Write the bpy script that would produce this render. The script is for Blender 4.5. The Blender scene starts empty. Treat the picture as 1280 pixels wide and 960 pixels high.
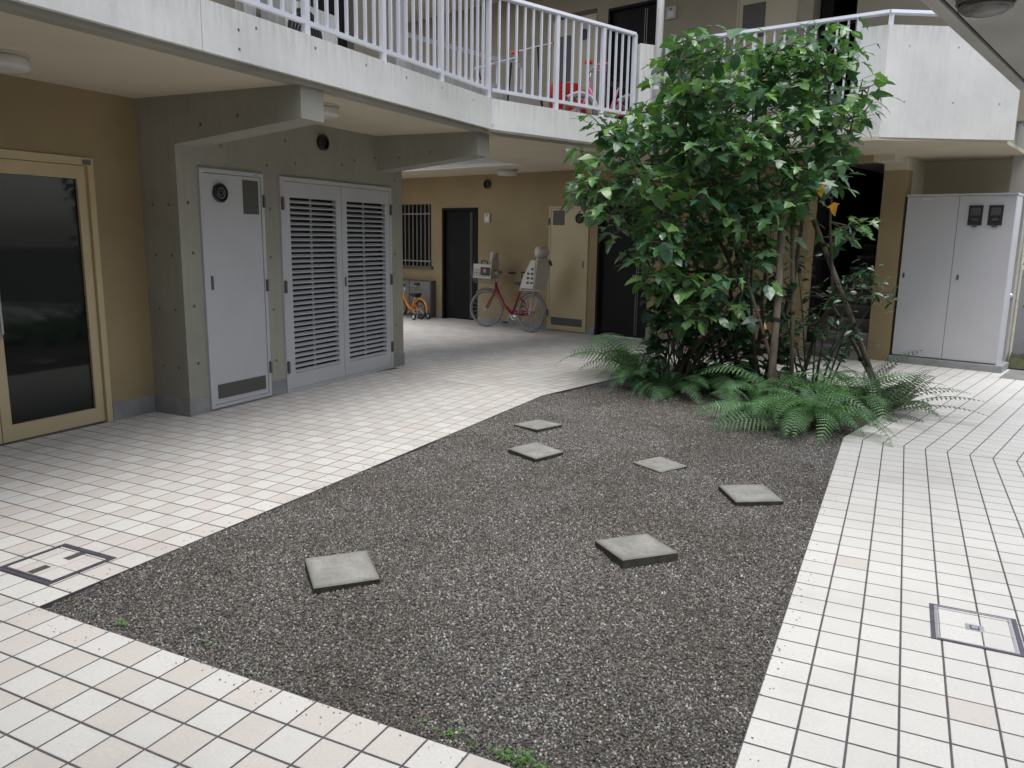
import bpy, math, random
from mathutils import Matrix, Vector, Quaternion
S = bpy.context.scene
COL = S.collection
PI = math.pi
R_ = math.radians
rnd = random.Random(7)

# ------------------------------------------------------------ camera, sky, sun, exposure
CAM_H, YAW, PITCH, ROLL, FPX = 1.58, .4547798, .1845088, -.01491041, 988.8
def cam_axes():
    cy, sy = math.cos(YAW), math.sin(YAW)
    f = Vector((-sy*math.cos(PITCH), cy*math.cos(PITCH), -math.sin(PITCH)))
    r = Vector((cy, sy, 0)); d = f.cross(r)
    c, s = math.cos(ROLL), math.sin(ROLL)
    return c*r+s*d, -s*r+c*d, f
CR, CD, CF = cam_axes()
cam = bpy.data.objects.new('camera', bpy.data.cameras.new('camera'))
COL.objects.link(cam)
cam.data.sensor_width = 36; cam.data.lens = 36*FPX/1280
cam.data.clip_start = .02; cam.data.clip_end = 500
cam.matrix_world = Matrix(((CR.x, -CD.x, -CF.x, 0), (CR.y, -CD.y, -CF.y, 0), (CR.z, -CD.z, -CF.z, CAM_H), (0, 0, 0, 1)))
S.camera = cam
def proj(p):                      # used only to pick which paving tiles show largest
    v = Vector(p)-Vector((0, 0, CAM_H)); z = v.dot(CF)
    if z < .1: return None
    return 640+FPX*v.dot(CR)/z, 480+FPX*v.dot(CD)/z, z

W = bpy.data.worlds.new('World'); S.world = W; W.use_nodes = True
nt = W.node_tree; bg = nt.nodes['Background']
sky = nt.nodes.new('ShaderNodeTexSky'); sky.sky_type = 'NISHITA'; sky.sun_disc = False
SUN_EL, SUN_AZ = 74, 142
sky.sun_elevation = R_(SUN_EL); sky.sun_rotation = R_(SUN_AZ)
sky.air_density = 1.0; sky.dust_density = 1.5; sky.ozone_density = 1.0
hs = nt.nodes.new('ShaderNodeHueSaturation'); hs.inputs['Saturation'].default_value = .45
nt.links.new(sky.outputs[0], hs.inputs['Color']); nt.links.new(hs.outputs[0], bg.inputs[0])
bg.inputs[1].default_value = .13
sl = bpy.data.lights.new('sun', 'SUN'); sl.energy = 1.3; sl.angle = R_(45); sl.color = (1, .97, .93)
so = bpy.data.objects.new('sun', sl); COL.objects.link(so)
az = R_(SUN_AZ); el = R_(SUN_EL)
sdir = Vector((math.sin(az)*math.cos(el), math.cos(az)*math.cos(el), math.sin(el)))
so.rotation_euler = (-sdir).to_track_quat('-Z', 'Y').to_euler()
S.view_settings.view_transform = 'Standard'; S.view_settings.look = 'None'
S.view_settings.gamma = 1; S.view_settings.use_curve_mapping = False
S.view_settings.exposure = 1.27
S.cycles.max_bounces = 8; S.cycles.diffuse_bounces = 5

# ------------------------------------------------------------ frames
A14 = R_(-14)
E1 = Vector((math.cos(A14), math.sin(A14), 0)); E2 = Vector((-math.sin(A14), math.cos(A14), 0))
TE = Matrix.Rotation(A14, 4, 'Z')           # the far half of the courtyard is turned 14 degrees
I4 = Matrix.Identity(4)
def E(a, b, z=0): return E1*a+E2*b+Vector((0, 0, z))

# ------------------------------------------------------------ materials
def new_mat(name):
    m = bpy.data.materials.new(name); m.use_nodes = True
    t = m.node_tree; return m, t, t.nodes['Principled BSDF']
def mix(t, fac, a, b, mode='MIX'):
    n = t.nodes.new('ShaderNodeMix'); n.data_type = 'RGBA'; n.blend_type = mode
    for s, v in ((0, fac), (6, a), (7, b)):
        if isinstance(v, bpy.types.NodeSocket): t.links.new(v, n.inputs[s])
        elif s == 0: n.inputs[0].default_value = v
        else: n.inputs[s].default_value = (*v[:3], 1)
    return n.outputs[2]
def ramp(t, src, p0, p1):
    n = t.nodes.new('ShaderNodeMapRange'); t.links.new(src, n.inputs[0])
    n.inputs[1].default_value = p0; n.inputs[2].default_value = p1; n.clamp = True
    return n.outputs[0]
def noise(t, scale, detail=4, stretch=None, rough=.55):
    g = t.nodes.new('ShaderNodeNewGeometry'); v = g.outputs['Position']
    if stretch:
        mp = t.nodes.new('ShaderNodeMapping'); mp.inputs['Scale'].default_value = stretch
        t.links.new(v, mp.inputs[0]); v = mp.outputs[0]
    n = t.nodes.new('ShaderNodeTexNoise'); n.inputs['Scale'].default_value = scale
    n.inputs['Detail'].default_value = detail; n.inputs['Roughness'].default_value = rough
    t.links.new(v, n.inputs['Vector']); return n.outputs[0]
def bump(t, b, src, strength, dist):
    n = t.nodes.new('ShaderNodeBump'); n.inputs['Strength'].default_value = strength
    n.inputs['Distance'].default_value = dist
    t.links.new(src, n.inputs['Height']); t.links.new(n.outputs[0], b.inputs['Normal'])
def mat(name, col, rough=.6, var=.12, scale=6, metal=0, bmp=0, bscale=120, obj_var=0, spec=.5, stretch=None, trans=0):
    m, t, b = new_mat(name)
    b.inputs['Roughness'].default_value = rough; b.inputs['Metallic'].default_value = metal
    b.inputs['Specular IOR Level'].default_value = spec
    c = mix(t, ramp(t, noise(t, scale, stretch=stretch), .3, .7), [x*(1-var) for x in col], [min(1, x*(1+var)) for x in col])
    if obj_var:
        oi = t.nodes.new('ShaderNodeObjectInfo')
        c = mix(t, oi.outputs['Random'], mix(t, 1, c, [1-obj_var]*3, 'MULTIPLY'), c)
    t.links.new(c, b.inputs['Base Color'])
    if bmp: bump(t, b, noise(t, bscale, 3), bmp, .004)
    return m
def concrete(name, col, streak=.25, stain=.3, drip=None):
    m, t, b = new_mat(name); b.inputs['Roughness'].default_value = .8; b.inputs['Specular IOR Level'].default_value = .25
    big = ramp(t, noise(t, 1.1, 5), .32, .7)
    c = mix(t, big, [x*.84 for x in col], [x*1.08 for x in col])
    st = ramp(t, noise(t, 1.0, 5, (16, 16, .35), .65), .42, .72)
    c = mix(t, mix(t, st, (0, 0, 0), (streak,)*3), c, [x*.66 for x in col])
    sp = ramp(t, noise(t, 55, 3), .66, .76)
    c = mix(t, mix(t, sp, (0, 0, 0), (stain,)*3), c, [x*.42 for x in col])
    mo = ramp(t, noise(t, 4.5, 6, (1, 1, .7), .7), .54, .74)
    c = mix(t, mix(t, mo, (0, 0, 0), (stain*.7,)*3), c, [x*.62 for x in col])
    if drip:                                  # rain stains hanging from a top edge at height drip
        g = t.nodes.new('ShaderNodeNewGeometry'); sx = t.nodes.new('ShaderNodeSeparateXYZ'); t.links.new(g.outputs['Position'], sx.inputs[0])
        md = t.nodes.new('ShaderNodeMath'); md.operation = 'MULTIPLY'
        t.links.new(ramp(t, sx.outputs[2], drip-.22, drip), md.inputs[0]); t.links.new(ramp(t, noise(t, 1.0, 6, (22, 22, 2.0), .7), .38, .62), md.inputs[1])
        c = mix(t, mix(t, md.outputs[0], (0, 0, 0), (.38,)*3), c, [x*f for x, f in zip(col, (.42, .42, .38))])
    t.links.new(c, b.inputs['Base Color']); bump(t, b, noise(t, 60, 6), .25, .004)
    return m
M = {}
M['fascia'] = concrete('pale_concrete', (.74, .735, .71), .2, .35, 3.0)
M['fascia_tall'] = concrete('tall_pale_concrete', (.70, .695, .68), .16, .4, 3.83)
M['concrete'] = concrete('grey_concrete', (.355, .347, .295), .2, .3)
M['plaster'] = mat('beige_plaster', (.345, .268, .157), .9, .10, 1.3, bmp=.5, bscale=160, spec=.2)
M['plaster_up'] = mat('pale_beige_plaster', (.34, .30, .235), .9, .06, 2, bmp=.4, bscale=160, spec=.2)
M['ceiling'] = mat('cream_soffit_paint', (.60, .54, .42), .9, .05, 1.2, bmp=.2, spec=.2)
M['skirt'] = mat('grey_mortar_skirting', (.27, .28, .28), .85, .2, 5, bmp=.3)
M['white_door'] = mat('white_painted_steel', (.50, .505, .53), .45, .03, 3)
M['cabinet'] = mat('pale_grey_painted_steel', (.54, .54, .565), .42, .03, 2)
M['cream'] = mat('cream_painted_steel', (.55, .45, .27), .5, .05, 3)
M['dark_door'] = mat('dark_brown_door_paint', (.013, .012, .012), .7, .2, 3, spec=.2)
M['dark'] = mat('dark_void_shade', (.02, .02, .02), .8, .2, 3)  # near-black colour standing in for shade in gaps and voids
M['grille'] = mat('dark_perforated_metal', (.09, .087, .08), .6, .6, 220)
M['hinge'] = mat('steel_hinge', (.16, .16, .15), .45, .1, 20, metal=.6)
M['rail'] = mat('white_aluminium', (.64, .65, .71), .35, .03, 5)
M['rail_side'] = M['rail']
M['steel'] = mat('brushed_steel', (.62, .62, .66), .35, .08, 40, metal=.8)
M['lamp'] = mat('opal_lamp_cover', (.62, .60, .56), .4, .03, 4)
M['grout'] = mat('dark_grout', (.085, .08, .085), .9, .25, 30)
M['cover_metal'] = mat('dark_frame_metal', (.10, .095, .12), .5, .2, 20, metal=.3)
def stone_mat():
    m, t, b = new_mat('weathered_mossy_slab'); b.inputs['Roughness'].default_value = .9; b.inputs['Specular IOR Level'].default_value = .2
    c = mix(t, ramp(t, noise(t, 7, 6, None, .7), .35, .68), (.19, .19, .175), (.31, .31, .29))
    c = mix(t, ramp(t, noise(t, 70, 4, None, .7), .55, .7), c, (.15, .15, .135))
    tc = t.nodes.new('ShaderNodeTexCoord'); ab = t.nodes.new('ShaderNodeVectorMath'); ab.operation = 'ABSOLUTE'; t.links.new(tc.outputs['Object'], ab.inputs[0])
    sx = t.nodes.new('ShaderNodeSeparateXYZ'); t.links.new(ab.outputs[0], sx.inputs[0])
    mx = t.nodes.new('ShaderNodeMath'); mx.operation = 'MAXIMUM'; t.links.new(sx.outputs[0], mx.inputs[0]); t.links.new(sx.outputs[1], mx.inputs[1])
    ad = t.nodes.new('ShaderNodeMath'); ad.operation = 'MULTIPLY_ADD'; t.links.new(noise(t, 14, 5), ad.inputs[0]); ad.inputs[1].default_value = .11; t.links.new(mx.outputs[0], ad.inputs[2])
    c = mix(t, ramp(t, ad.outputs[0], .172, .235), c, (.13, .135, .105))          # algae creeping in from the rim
    t.links.new(c, b.inputs['Base Color']); bump(t, b, noise(t, 90, 6), .5, .006); return m
M['stone_side'] = mat('shade_black_slab_edge', (.045, .045, .038), .95, .4, 20, bmp=.6)  # slab sides coloured near black to stand in for their shade
M['stone'] = stone_mat()
M['soil'] = mat('dark_damp_soil', (.045, .043, .041), .95, .4, 14, bmp=.8, bscale=60)
M['step'] = mat('grey_stair_concrete', (.20, .20, .19), .85, .2, 6, bmp=.3)
M['red_paint'] = mat('dark_red_bicycle_paint', (.22, .012, .025), .3, .05, 5)
M['bright_red'] = mat('bright_red_plastic', (.70, .035, .025), .4, .05, 5)
M['orange'] = mat('orange_bicycle_paint', (.72, .24, .01), .35, .05, 5)
M['pink'] = mat('pink_bicycle_paint', (.75, .18, .32), .35, .05, 5)
M['purple'] = mat('pink_grey_tyre_wall', (.40, .16, .22), .6, .08, 8)
M['tyre'] = mat('black_rubber', (.018, .018, .018), .75, .2, 10)
M['greytyre'] = mat('grey_tyre_wall', (.20, .19, .175), .7, .15, 10)
M['black'] = mat('black_plastic', (.02, .02, .022), .5, .1, 8)
M['white_plastic'] = mat('off_white_plastic', (.50, .47, .41), .45, .06, 4)
M['gold'] = mat('brass_trim', (.7, .5, .2), .35, .1, 12, metal=.7)
M['blue_plastic'] = mat('blue_plastic', (.05, .10, .5), .4, .05, 4)
M['bark'] = mat('grey_brown_bark', (.085, .07, .052), .9, .35, 18, bmp=.8, bscale=70, stretch=(1, 1, .25))
M['stake'] = mat('weathered_timber_stake', (.155, .125, .095), .85, .3, 14, bmp=.6, stretch=(1, 1, .12))
M['rope'] = mat('dark_hemp_rope', (.03, .026, .02), .95, .3, 60)
M['soffit_grey'] = concrete('warm_grey_soffit', (.46, .44, .41), .1, .15)
M['moss'] = mat('mossy_ground', (.055, .06, .03), .95, .5, 9, bmp=1, bscale=40)

def pane_mat():
    m, t, b = new_mat('dark_glass'); b.inputs['Base Color'].default_value = (.012, .014, .013, 1)
    n = noise(t, 2, 2); r = t.nodes.new('ShaderNodeMapRange'); t.links.new(n, r.inputs[0])
    r.inputs[3].default_value = .02; r.inputs[4].default_value = .06; t.links.new(r.outputs[0], b.inputs['Roughness'])
    b.inputs['Specular IOR Level'].default_value = .3; return m
M['pane'] = pane_mat()
def tile_mat(name, col, dark):
    m, t, b = new_mat(name); b.inputs['Roughness'].default_value = .5; b.inputs['Specular IOR Level'].default_value = .35
    oi = t.nodes.new('ShaderNodeObjectInfo'); g = t.nodes.new('ShaderNodeNewGeometry')
    ad = t.nodes.new('ShaderNodeMath'); ad.operation = 'ADD'
    t.links.new(oi.outputs['Random'], ad.inputs[0]); t.links.new(g.outputs['Random Per Island'], ad.inputs[1])
    fr = t.nodes.new('ShaderNodeMath'); fr.operation = 'FRACT'; t.links.new(ad.outputs[0], fr.inputs[0])
    c = mix(t, fr.outputs[0], [x*.93 for x in col], [x*1.05 for x in col])
    c = mix(t, ramp(t, noise(t, 75, 4, None, .7), .33, .67), [x*.90 for x in col], c)
    c = mix(t, mix(t, ramp(t, noise(t, 210, 2), .56, .70), (0, 0, 0), (.45,)*3), c, [x*.58 for x in col])
    c = mix(t, mix(t, ramp(t, noise(t, 1.3, 6, None, .65), .5, .75), (0, 0, 0), (.5,)*3), c, dark)
    c = mix(t, mix(t, ramp(t, noise(t, 28, 4), .6, .75), (0, 0, 0), (.22,)*3), c, dark)
    t.links.new(c, b.inputs['Base Color']); bump(t, b, noise(t, 420, 2), .25, .002); return m
M['tile_white'] = tile_mat('white_speckled_tile', (.625, .617, .592), (.41, .395, .36))
M['tile_pink'] = tile_mat('pinkish_speckled_tile', (.585, .552, .52), (.39, .365, .335))
def leaf_mat(name, c0, c1, rough=.32, trans=.25):
    m, t, b = new_mat(name); out = t.nodes['Material Output']
    oi = t.nodes.new('ShaderNodeObjectInfo'); g = t.nodes.new('ShaderNodeNewGeometry')
    ad = t.nodes.new('ShaderNodeMath'); ad.operation = 'ADD'
    t.links.new(oi.outputs['Random'], ad.inputs[0]); t.links.new(g.outputs['Random Per Island'], ad.inputs[1])
    fr = t.nodes.new('ShaderNodeMath'); fr.operation = 'FRACT'; t.links.new(ad.outputs[0], fr.inputs[0])
    pw = t.nodes.new('ShaderNodeMath'); pw.operation = 'POWER'; pw.inputs[1].default_value = 2.0; t.links.new(fr.outputs[0], pw.inputs[0])
    c = mix(t, pw.outputs[0], c0, c1)
    c = mix(t, mix(t, ramp(t, noise(t, 25, 4), .4, .7), (0, 0, 0), (.35,)*3), c, [x*.6 for x in c0])
    t.links.new(c, b.inputs['Base Color'])
    b.inputs['Roughness'].default_value = rough; b.inputs['Specular IOR Level'].default_value = .62
    tr = t.nodes.new('ShaderNodeBsdfTranslucent'); t.links.new(mix(t, 1, c, (1.3, 1.5, .6), 'MULTIPLY'), tr.inputs[0])
    mx = t.nodes.new('ShaderNodeMixShader'); mx.inputs[0].default_value = trans
    t.links.new(b.outputs[0], mx.inputs[1]); t.links.new(tr.outputs[0], mx.inputs[2]); t.links.new(mx.outputs[0], out.inputs[0])
    return m
M['leaf'] = leaf_mat('glossy_broad_leaf', (.058, .135, .078), (.18, .35, .09), .26)
M['leaf_dark'] = leaf_mat('dark_glossy_leaf', (.028, .075, .040), (.06, .14, .055), .25, .15)
M['leaf_yellow'] = leaf_mat('yellowed_leaf', (.55, .25, .02), (.62, .32, .03), .5, .3)
M['fern'] = leaf_mat('fern_green', (.085, .20, .105), (.19, .36, .12), .5, .25)
M['fern_dark'] = leaf_mat('leathery_fern_green', (.045, .095, .05), (.09, .12, .05), .4, .15)
M['fern_stem'] = mat('brown_green_fern_stalk', (.10, .10, .04), .7, .2, 20)
M['weed'] = leaf_mat('small_weed_green', (.07, .20, .03), (.13, .30, .05), .5, .3)

# ------------------------------------------------------------ builders
class MB:
    def __init__(s, T=I4): s.v = []; s.f = []; s.mi = []; s.T = T; s.m = 0
    def add(s, vs, fs):
        o = len(s.v); s.v += [s.T @ Vector(p) for p in vs]
        for f in fs: s.f.append([o+i for i in f]); s.mi.append(s.m)
        return s
    def box(s, x0, x1, y0, y1, z0, z1):
        if x0 > x1: x0, x1 = x1, x0
        if y0 > y1: y0, y1 = y1, y0
        if z0 > z1: z0, z1 = z1, z0
        return s.add([(x0,y0,z0),(x1,y0,z0),(x1,y1,z0),(x0,y1,z0),(x0,y0,z1),(x1,y0,z1),(x1,y1,z1),(x0,y1,z1)],
                     [(0,3,2,1),(4,5,6,7),(0,1,5,4),(1,2,6,5),(2,3,7,6),(3,0,4,7)])
    def cbox(s, c, d, cham):      # box with chamfered vertical-edges-and-top: a softer casting
        x, y, z = c; a, b, h = d[0]/2, d[1]/2, d[2]; k = cham
        vs = [(-a,-b,0),(a,-b,0),(a,b,0),(-a,b,0),(-a,-b,h-k),(a,-b,h-k),(a,b,h-k),(-a,b,h-k),(-a+k,-b+k,h),(a-k,-b+k,h),(a-k,b-k,h),(-a+k,b-k,h)]
        fs = [(0,3,2,1),(8,9,10,11)]+[(i,(i+1)%4,(i+1)%4+4,i+4) for i in range(4)]+[(i+4,(i+1)%4+4,(i+1)%4+8,i+8) for i in range(4)]
        return s.add([(x+p[0],y+p[1],z+p[2]) for p in vs], fs)
    def prism(s, poly, z0, z1):
        n = len(poly)
        ar = sum(poly[i][0]*poly[(i+1)%n][1]-poly[(i+1)%n][0]*poly[i][1] for i in range(n))
        if ar < 0: poly = poly[::-1]
        return s.add([(p[0],p[1],z0) for p in poly]+[(p[0],p[1],z1) for p in poly],
                     [tuple(range(n))[::-1], tuple(range(n,2*n))]+[(i,(i+1)%n,(i+1)%n+n,i+n) for i in range(n)])
    def tube(s, pts, r, n=8, cap=True):
        pts = [Vector(p) for p in pts]; k = len(pts)
        rs = r if isinstance(r, (list, tuple)) else [r]*k
        vs = []; u = None
        for i, p in enumerate(pts):
            d = (pts[min(i+1,k-1)]-pts[max(i-1,0)]).normalized()
            if u is None:
                u = d.orthogonal().normalized()
            else:
                u = (u-d*u.dot(d)); u = u.normalized() if u.length > 1e-6 else d.orthogonal().normalized()
            w = d.cross(u)
            vs += [p+(u*math.cos(2*PI*j/n)+w*math.sin(2*PI*j/n))*rs[i] for j in range(n)]
        fs = [(i*n+j, i*n+(j+1)%n, (i+1)*n+(j+1)%n, (i+1)*n+j) for i in range(k-1) for j in range(n)]
        if cap: fs += [tuple(range(n))[::-1], tuple(range((k-1)*n, k*n))]
        return s.add(vs, fs)
    def cyl(s, a, b, r, n=16): return s.tube([a, b], r, n)
    def ring(s, c, axis, R, r, n=28, m=6, arc=(0, 2*PI)):
        c = Vector(c); ax = Vector(axis).normalized(); u = ax.orthogonal().normalized()
        if abs(ax.z) < .9: u = Vector((0,0,1)).cross(ax).normalized()
        w = ax.cross(u); full = abs(arc[1]-arc[0]-2*PI) < 1e-6
        k = n if full else n+1; vs = []
        for i in range(k):
            t = arc[0]+(arc[1]-arc[0])*i/n; d = u*math.cos(t)+w*math.sin(t)
            vs += [c+d*(R+r*math.cos(2*PI*j/m))+ax*(r*math.sin(2*PI*j/m)) for j in range(m)]
        fs = [((i%k)*m+j, (i%k)*m+(j+1)%m, ((i+1)%k)*m+(j+1)%m, ((i+1)%k)*m+j) for i in range(n) for j in range(m)]
        return s.add(vs, fs)
    def lathe(s, c, prof, n=24, axis=(0,0,1)):
        q = Vector((0,0,1)).rotation_difference(Vector(axis)); vs = []; k = len(prof)
        for r, z in prof: vs += [Vector(c)+q @ Vector((r*math.cos(2*PI*j/n), r*math.sin(2*PI*j/n), z)) for j in range(n)]
        fs = [(i*n+j, i*n+(j+1)%n, (i+1)*n+(j+1)%n, (i+1)*n+j) for i in range(k-1) for j in range(n)]
        fs += [tuple(range(n))[::-1], tuple(range((k-1)*n, k*n))]
        return s.add(vs, fs)
    def mesh(s, name, mats, inv=None, smooth=False):
        me = bpy.data.meshes.new(name)
        vs = [inv @ p for p in s.v] if inv else s.v
        me.from_pydata([tuple(p) for p in vs], [], s.f)
        for m in (mats if isinstance(mats, list) else [mats]): me.materials.append(m)
        if isinstance(mats, list): me.polygons.foreach_set('material_index', s.mi)
        if smooth: me.polygons.foreach_set('use_smooth', [True]*len(me.polygons))
        me.update(); return me
    def build(s, name, m, parent=None, smooth=False, kind=None, label=None):
        inv = rootM(parent).inverted() if parent else None
        o = bpy.data.objects.new(name, s.mesh(name, m, inv, smooth)); COL.objects.link(o)
        if parent: o.parent = parent
        if kind: o['kind'] = kind
        if label: o['label'] = label
        return o
ROOTS = {}
def rootM(o):
    while o.parent: o = o.parent
    return ROOTS.get(o.name, I4)
def thing(name, label, cat, loc=(0,0,0), rz=0, group=None):
    o = bpy.data.objects.new(name, None); COL.objects.link(o); o.empty_display_size = .1
    o.location = loc; o.rotation_euler = (0,0,rz); o['label'] = label; o['category'] = cat
    if group: o['group'] = group
    ROOTS[o.name] = Matrix.Translation(loc) @ Matrix.Rotation(rz, 4, 'Z'); return o
def tag(o, label, cat, group=None, kind=None):
    o['label'] = label; o['category'] = cat
    if group: o['group'] = group
    if kind: o['kind'] = kind
    return o
def inst(name, me, parent, mw):              # a piece that shares its mesh with its like
    o = bpy.data.objects.new(name, me); COL.objects.link(o)
    o.parent = parent; o.matrix_local = rootM(parent).inverted() @ mw; return o
def copy_tree(o, parent=None):
    c = o.copy(); COL.objects.link(c)
    if parent: c.parent = parent
    for ch in o.children: copy_tree(ch, c)
    return c
def clip(poly, n, d):                        # keep n.p <= d
    out = []
    for i in range(len(poly)):
        a, b = poly[i], poly[(i+1)%len(poly)]
        da = a[0]*n[0]+a[1]*n[1]-d; db = b[0]*n[0]+b[1]*n[1]-d
        if da <= 0: out.append(a)
        if (da < 0 < db) or (db < 0 < da):
            t = da/(da-db); out.append((a[0]+(b[0]-a[0])*t, a[1]+(b[1]-a[1])*t))
    return out

# ------------------------------------------------------------ ground
g = MB(); g.add([(-60,-60,-.045),(60,-60,-.045),(60,60,-.045),(-60,60,-.045)], [(0,1,2,3)])
gr = g.build('ground', M['soil'], kind='structure')

TP = .15                                      # tile pitch
GX0, GX1, GY0 = -3.175, -.325, 1.935          # gravel bed
SN = Vector((math.sin(R_(-7))*-1, math.cos(R_(-7)), 0))   # normal of the mitred seam between the two tile fields
SD = SN.x*GX1+SN.y*6.87
BE0, BE1, BE2 = -4.827, -1.977, 9.0           # bed continues in the turned frame up to BE2
def tiles(T, origin, i0, i1, j0, j1, keep, seam):
    out = []
    for i in range(i0, i1):
        for j in range(j0, j1):
            x0, y0 = origin[0]+i*TP, origin[1]+j*TP; gp = .0046
            xe = .004
            poly = [T @ Vector((x0+xe, y0+gp, 0)), T @ Vector((x0+TP-xe, y0+gp, 0)), T @ Vector((x0+TP-xe, y0+TP-gp, 0)), T @ Vector((x0+xe, y0+TP-gp, 0))]
            c = (poly[0]+poly[2])/2
            if not keep(x0+TP/2, y0+TP/2, c): continue
            p2 = [(p.x, p.y) for p in poly]
            q = clip(p2, (SN.x, SN.y), SD-.004) if seam > 0 else clip(p2, (-SN.x, -SN.y), -SD-.004)
            if len(q) < 3: continue
            ar = abs(sum(q[k][0]*q[(k+1)%len(q)][1]-q[(k+1)%len(q)][0]*q[k][1] for k in range(len(q))))/2
            if ar < .0006: continue
            out.append((q, c, ar > TP*TP*.85, i, j))
    return out
def tile_mesh(q, mb, z0=-.012, z1=0, ch=.0022):
    n = len(q); cx = sum(p[0] for p in q)/n; cy = sum(p[1] for p in q)/n
    ar = sum(q[i][0]*q[(i+1)%n][1]-q[(i+1)%n][0]*q[i][1] for i in range(n))
    if ar < 0: q = q[::-1]
    k = [(p[0]+(cx-p[0])*ch/.07, p[1]+(cy-p[1])*ch/.07) for p in q]
    mb.add([(p[0],p[1],z0) for p in q]+[(p[0],p[1],z1-.0012) for p in q]+[(p[0],p[1],z1) for p in k],
           [tuple(range(2*n,3*n))]+[(i,(i+1)%n,(i+1)%n+n,i+n) for i in range(n)]+[(i+n,(i+1)%n+n,(i+1)%n+2*n,i+2*n) for i in range(n)])
def area_px(c):
    p = proj(c)
    if not p or not (-40 < p[0] < 1320 and -20 < p[1] < 985): return 0
    return 1/p[2]**3
def pave(tag_, T, tl, pink, kind_rows):
    root = bpy.data.objects.new('paving', None); COL.objects.link(root); root['kind'] = 'structure'
    root['label'] = tag_
    gm = MB()
    ang = math.atan2(T[1][0], T[0][0])
    sq = [(-TP/2+.004,-TP/2+.0046),(TP/2-.004,-TP/2+.0046),(TP/2-.004,TP/2-.0046),(-TP/2+.004,TP/2-.0046)]
    ms = []
    for mk in ('tile_white', 'tile_pink'):
        b = MB(); tile_mesh(sq, b); ms.append(b.mesh('tile', M[mk]))
    order = sorted(tl, key=lambda t: -area_px(t[1]))
    seen = [t for t in order if t[2] and area_px(t[1]) > 0][:300]; ids = set(id(t) for t in seen)
    r = random.Random(3)
    for t in seen:
        p = pink(t)
        o = inst('tile', ms[1 if r.random() < p else 0], root,
                 Matrix.Translation((t[1].x, t[1].y, r.uniform(-.0003, .0004))) @ Matrix.Rotation(ang+r.uniform(-.004,.004), 4, 'Z') @ Matrix.Rotation(r.uniform(-.004,.004), 4, 'X'))
    rest = MB()
    for t in tl:
        if id(t) in ids: continue
        rest.m = 1 if r.random() < pink(t) else 0
        tile_mesh(t[0], rest, z1=r.uniform(-.0003, .0003))
    rest.build('tile', [M['tile_white'], M['tile_pink']], root, kind='stuff')
    return root
def keep_near(x, y, c):
    return not (GX0-.01 < x < GX1+.01 and y > GY0-.01) and c.x > -5.9
def keep_far(x, y, c):
    return not (BE0-.02 < x < BE1+.02 and y < BE2) and not (c.x < -5.43 and c.y < 8.05) and not(x > -3.2 and y > 11.9)
near = tiles(I4, (GX0, GY0), -19, 44, -18, 46, keep_near, 1)
far = tiles(TE, (BE0, 6.0), -52, 48, -14, 40, keep_far, -1)
def pink_near(t):
    c = t[1]
    base = .93 if (t[3]+t[4]) % 2 else .06
    return base if c.x < -.3 else .03
pn = pave('main tiled walkway of pale square tiles round the gravel bed', I4, near, pink_near, 0)
pf = pave('turned field of pale tiles running under the far balcony', TE, far, lambda t: .5 if E1.dot(t[1]) < -4 else .03, 0)
def grout(root, polys):
    b = MB()
    for p in polys: b.prism(p, -.04, -.0018)
    b.build('grout', M['grout'], root)
def sy(x): return (SD-SN.x*x)/SN.y
grout(pn, [[(-6.1,-.8),(GX0,-.8),(GX0,sy(GX0)),(-6.1,sy(-6.1))], [(GX0,-.8),(GX1,-.8),(GX1,GY0),(GX0,GY0)], [(GX1,-.8),(6.3,-.8),(6.3,sy(6.3)),(GX1,sy(GX1))]])
def seam_e2(a):                               # e2 of the seam at e1 = a
    return (SD-SN.dot(E1)*a)/SN.dot(E2)
def Ep(*ps): return [tuple(E(*p)[:2]) for p in ps]
grout(pf, [Ep((-12.8,seam_e2(-12.8)),(BE0,seam_e2(BE0)),(BE0,BE2),(-12.8,BE2)), Ep((-12.8,BE2),(-3.2,BE2),(-3.2,12),(-12.8,12)), Ep((-3.2,BE2),(5,BE2),(5,11.9),(-3.2,11.9)), Ep((BE1,seam_e2(BE1)),(5,seam_e2(5)),(5,BE2),(BE1,BE2))])

# gravel bed: an uneven sheet with real pebbles scattered over it
def bed_h(x, y):
    return -.013+.010*math.sin(1.9*x+.6*y)*math.sin(1.3*y-.7*x+1)+.006*math.sin(5.1*x+2.0)*math.sin(4.3*y)+.003*math.sin(13*x+y)*math.sin(11*y-2*x)
def bed_sheet(inset):
    b = MB(); nx, ny = 58, 150
    for j in range(ny+1):
        for i in range(nx+1):
            u = i/nx; t = j/ny
            if t < .68:
                x = GX0+(GX1-GX0)*u; ye = sy(x); y = GY0+(ye-GY0)*t/.68; p = Vector((x, y, 0))
            else:
                a = BE0+(BE1-BE0)*u; s0 = seam_e2(a); p = E(a, s0+(BE2-s0)*(t-.68)/.32)
            e = min(u, 1-u)*2.85
            hh = bed_h(p.x, p.y)
            if e < .12 or t < .02: hh -= .003
            b.v.append(Vector((p.x, p.y, hh)))
    b.f = [(j*(nx+1)+i, j*(nx+1)+i+1, (j+1)*(nx+1)+i+1, (j+1)*(nx+1)+i) for j in range(ny) for i in range(nx)]
    b.mi = [0]*len(b.f); return b
bed_sheet(0).build('gravel_bed', M['soil'], smooth=True, kind='structure')
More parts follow.
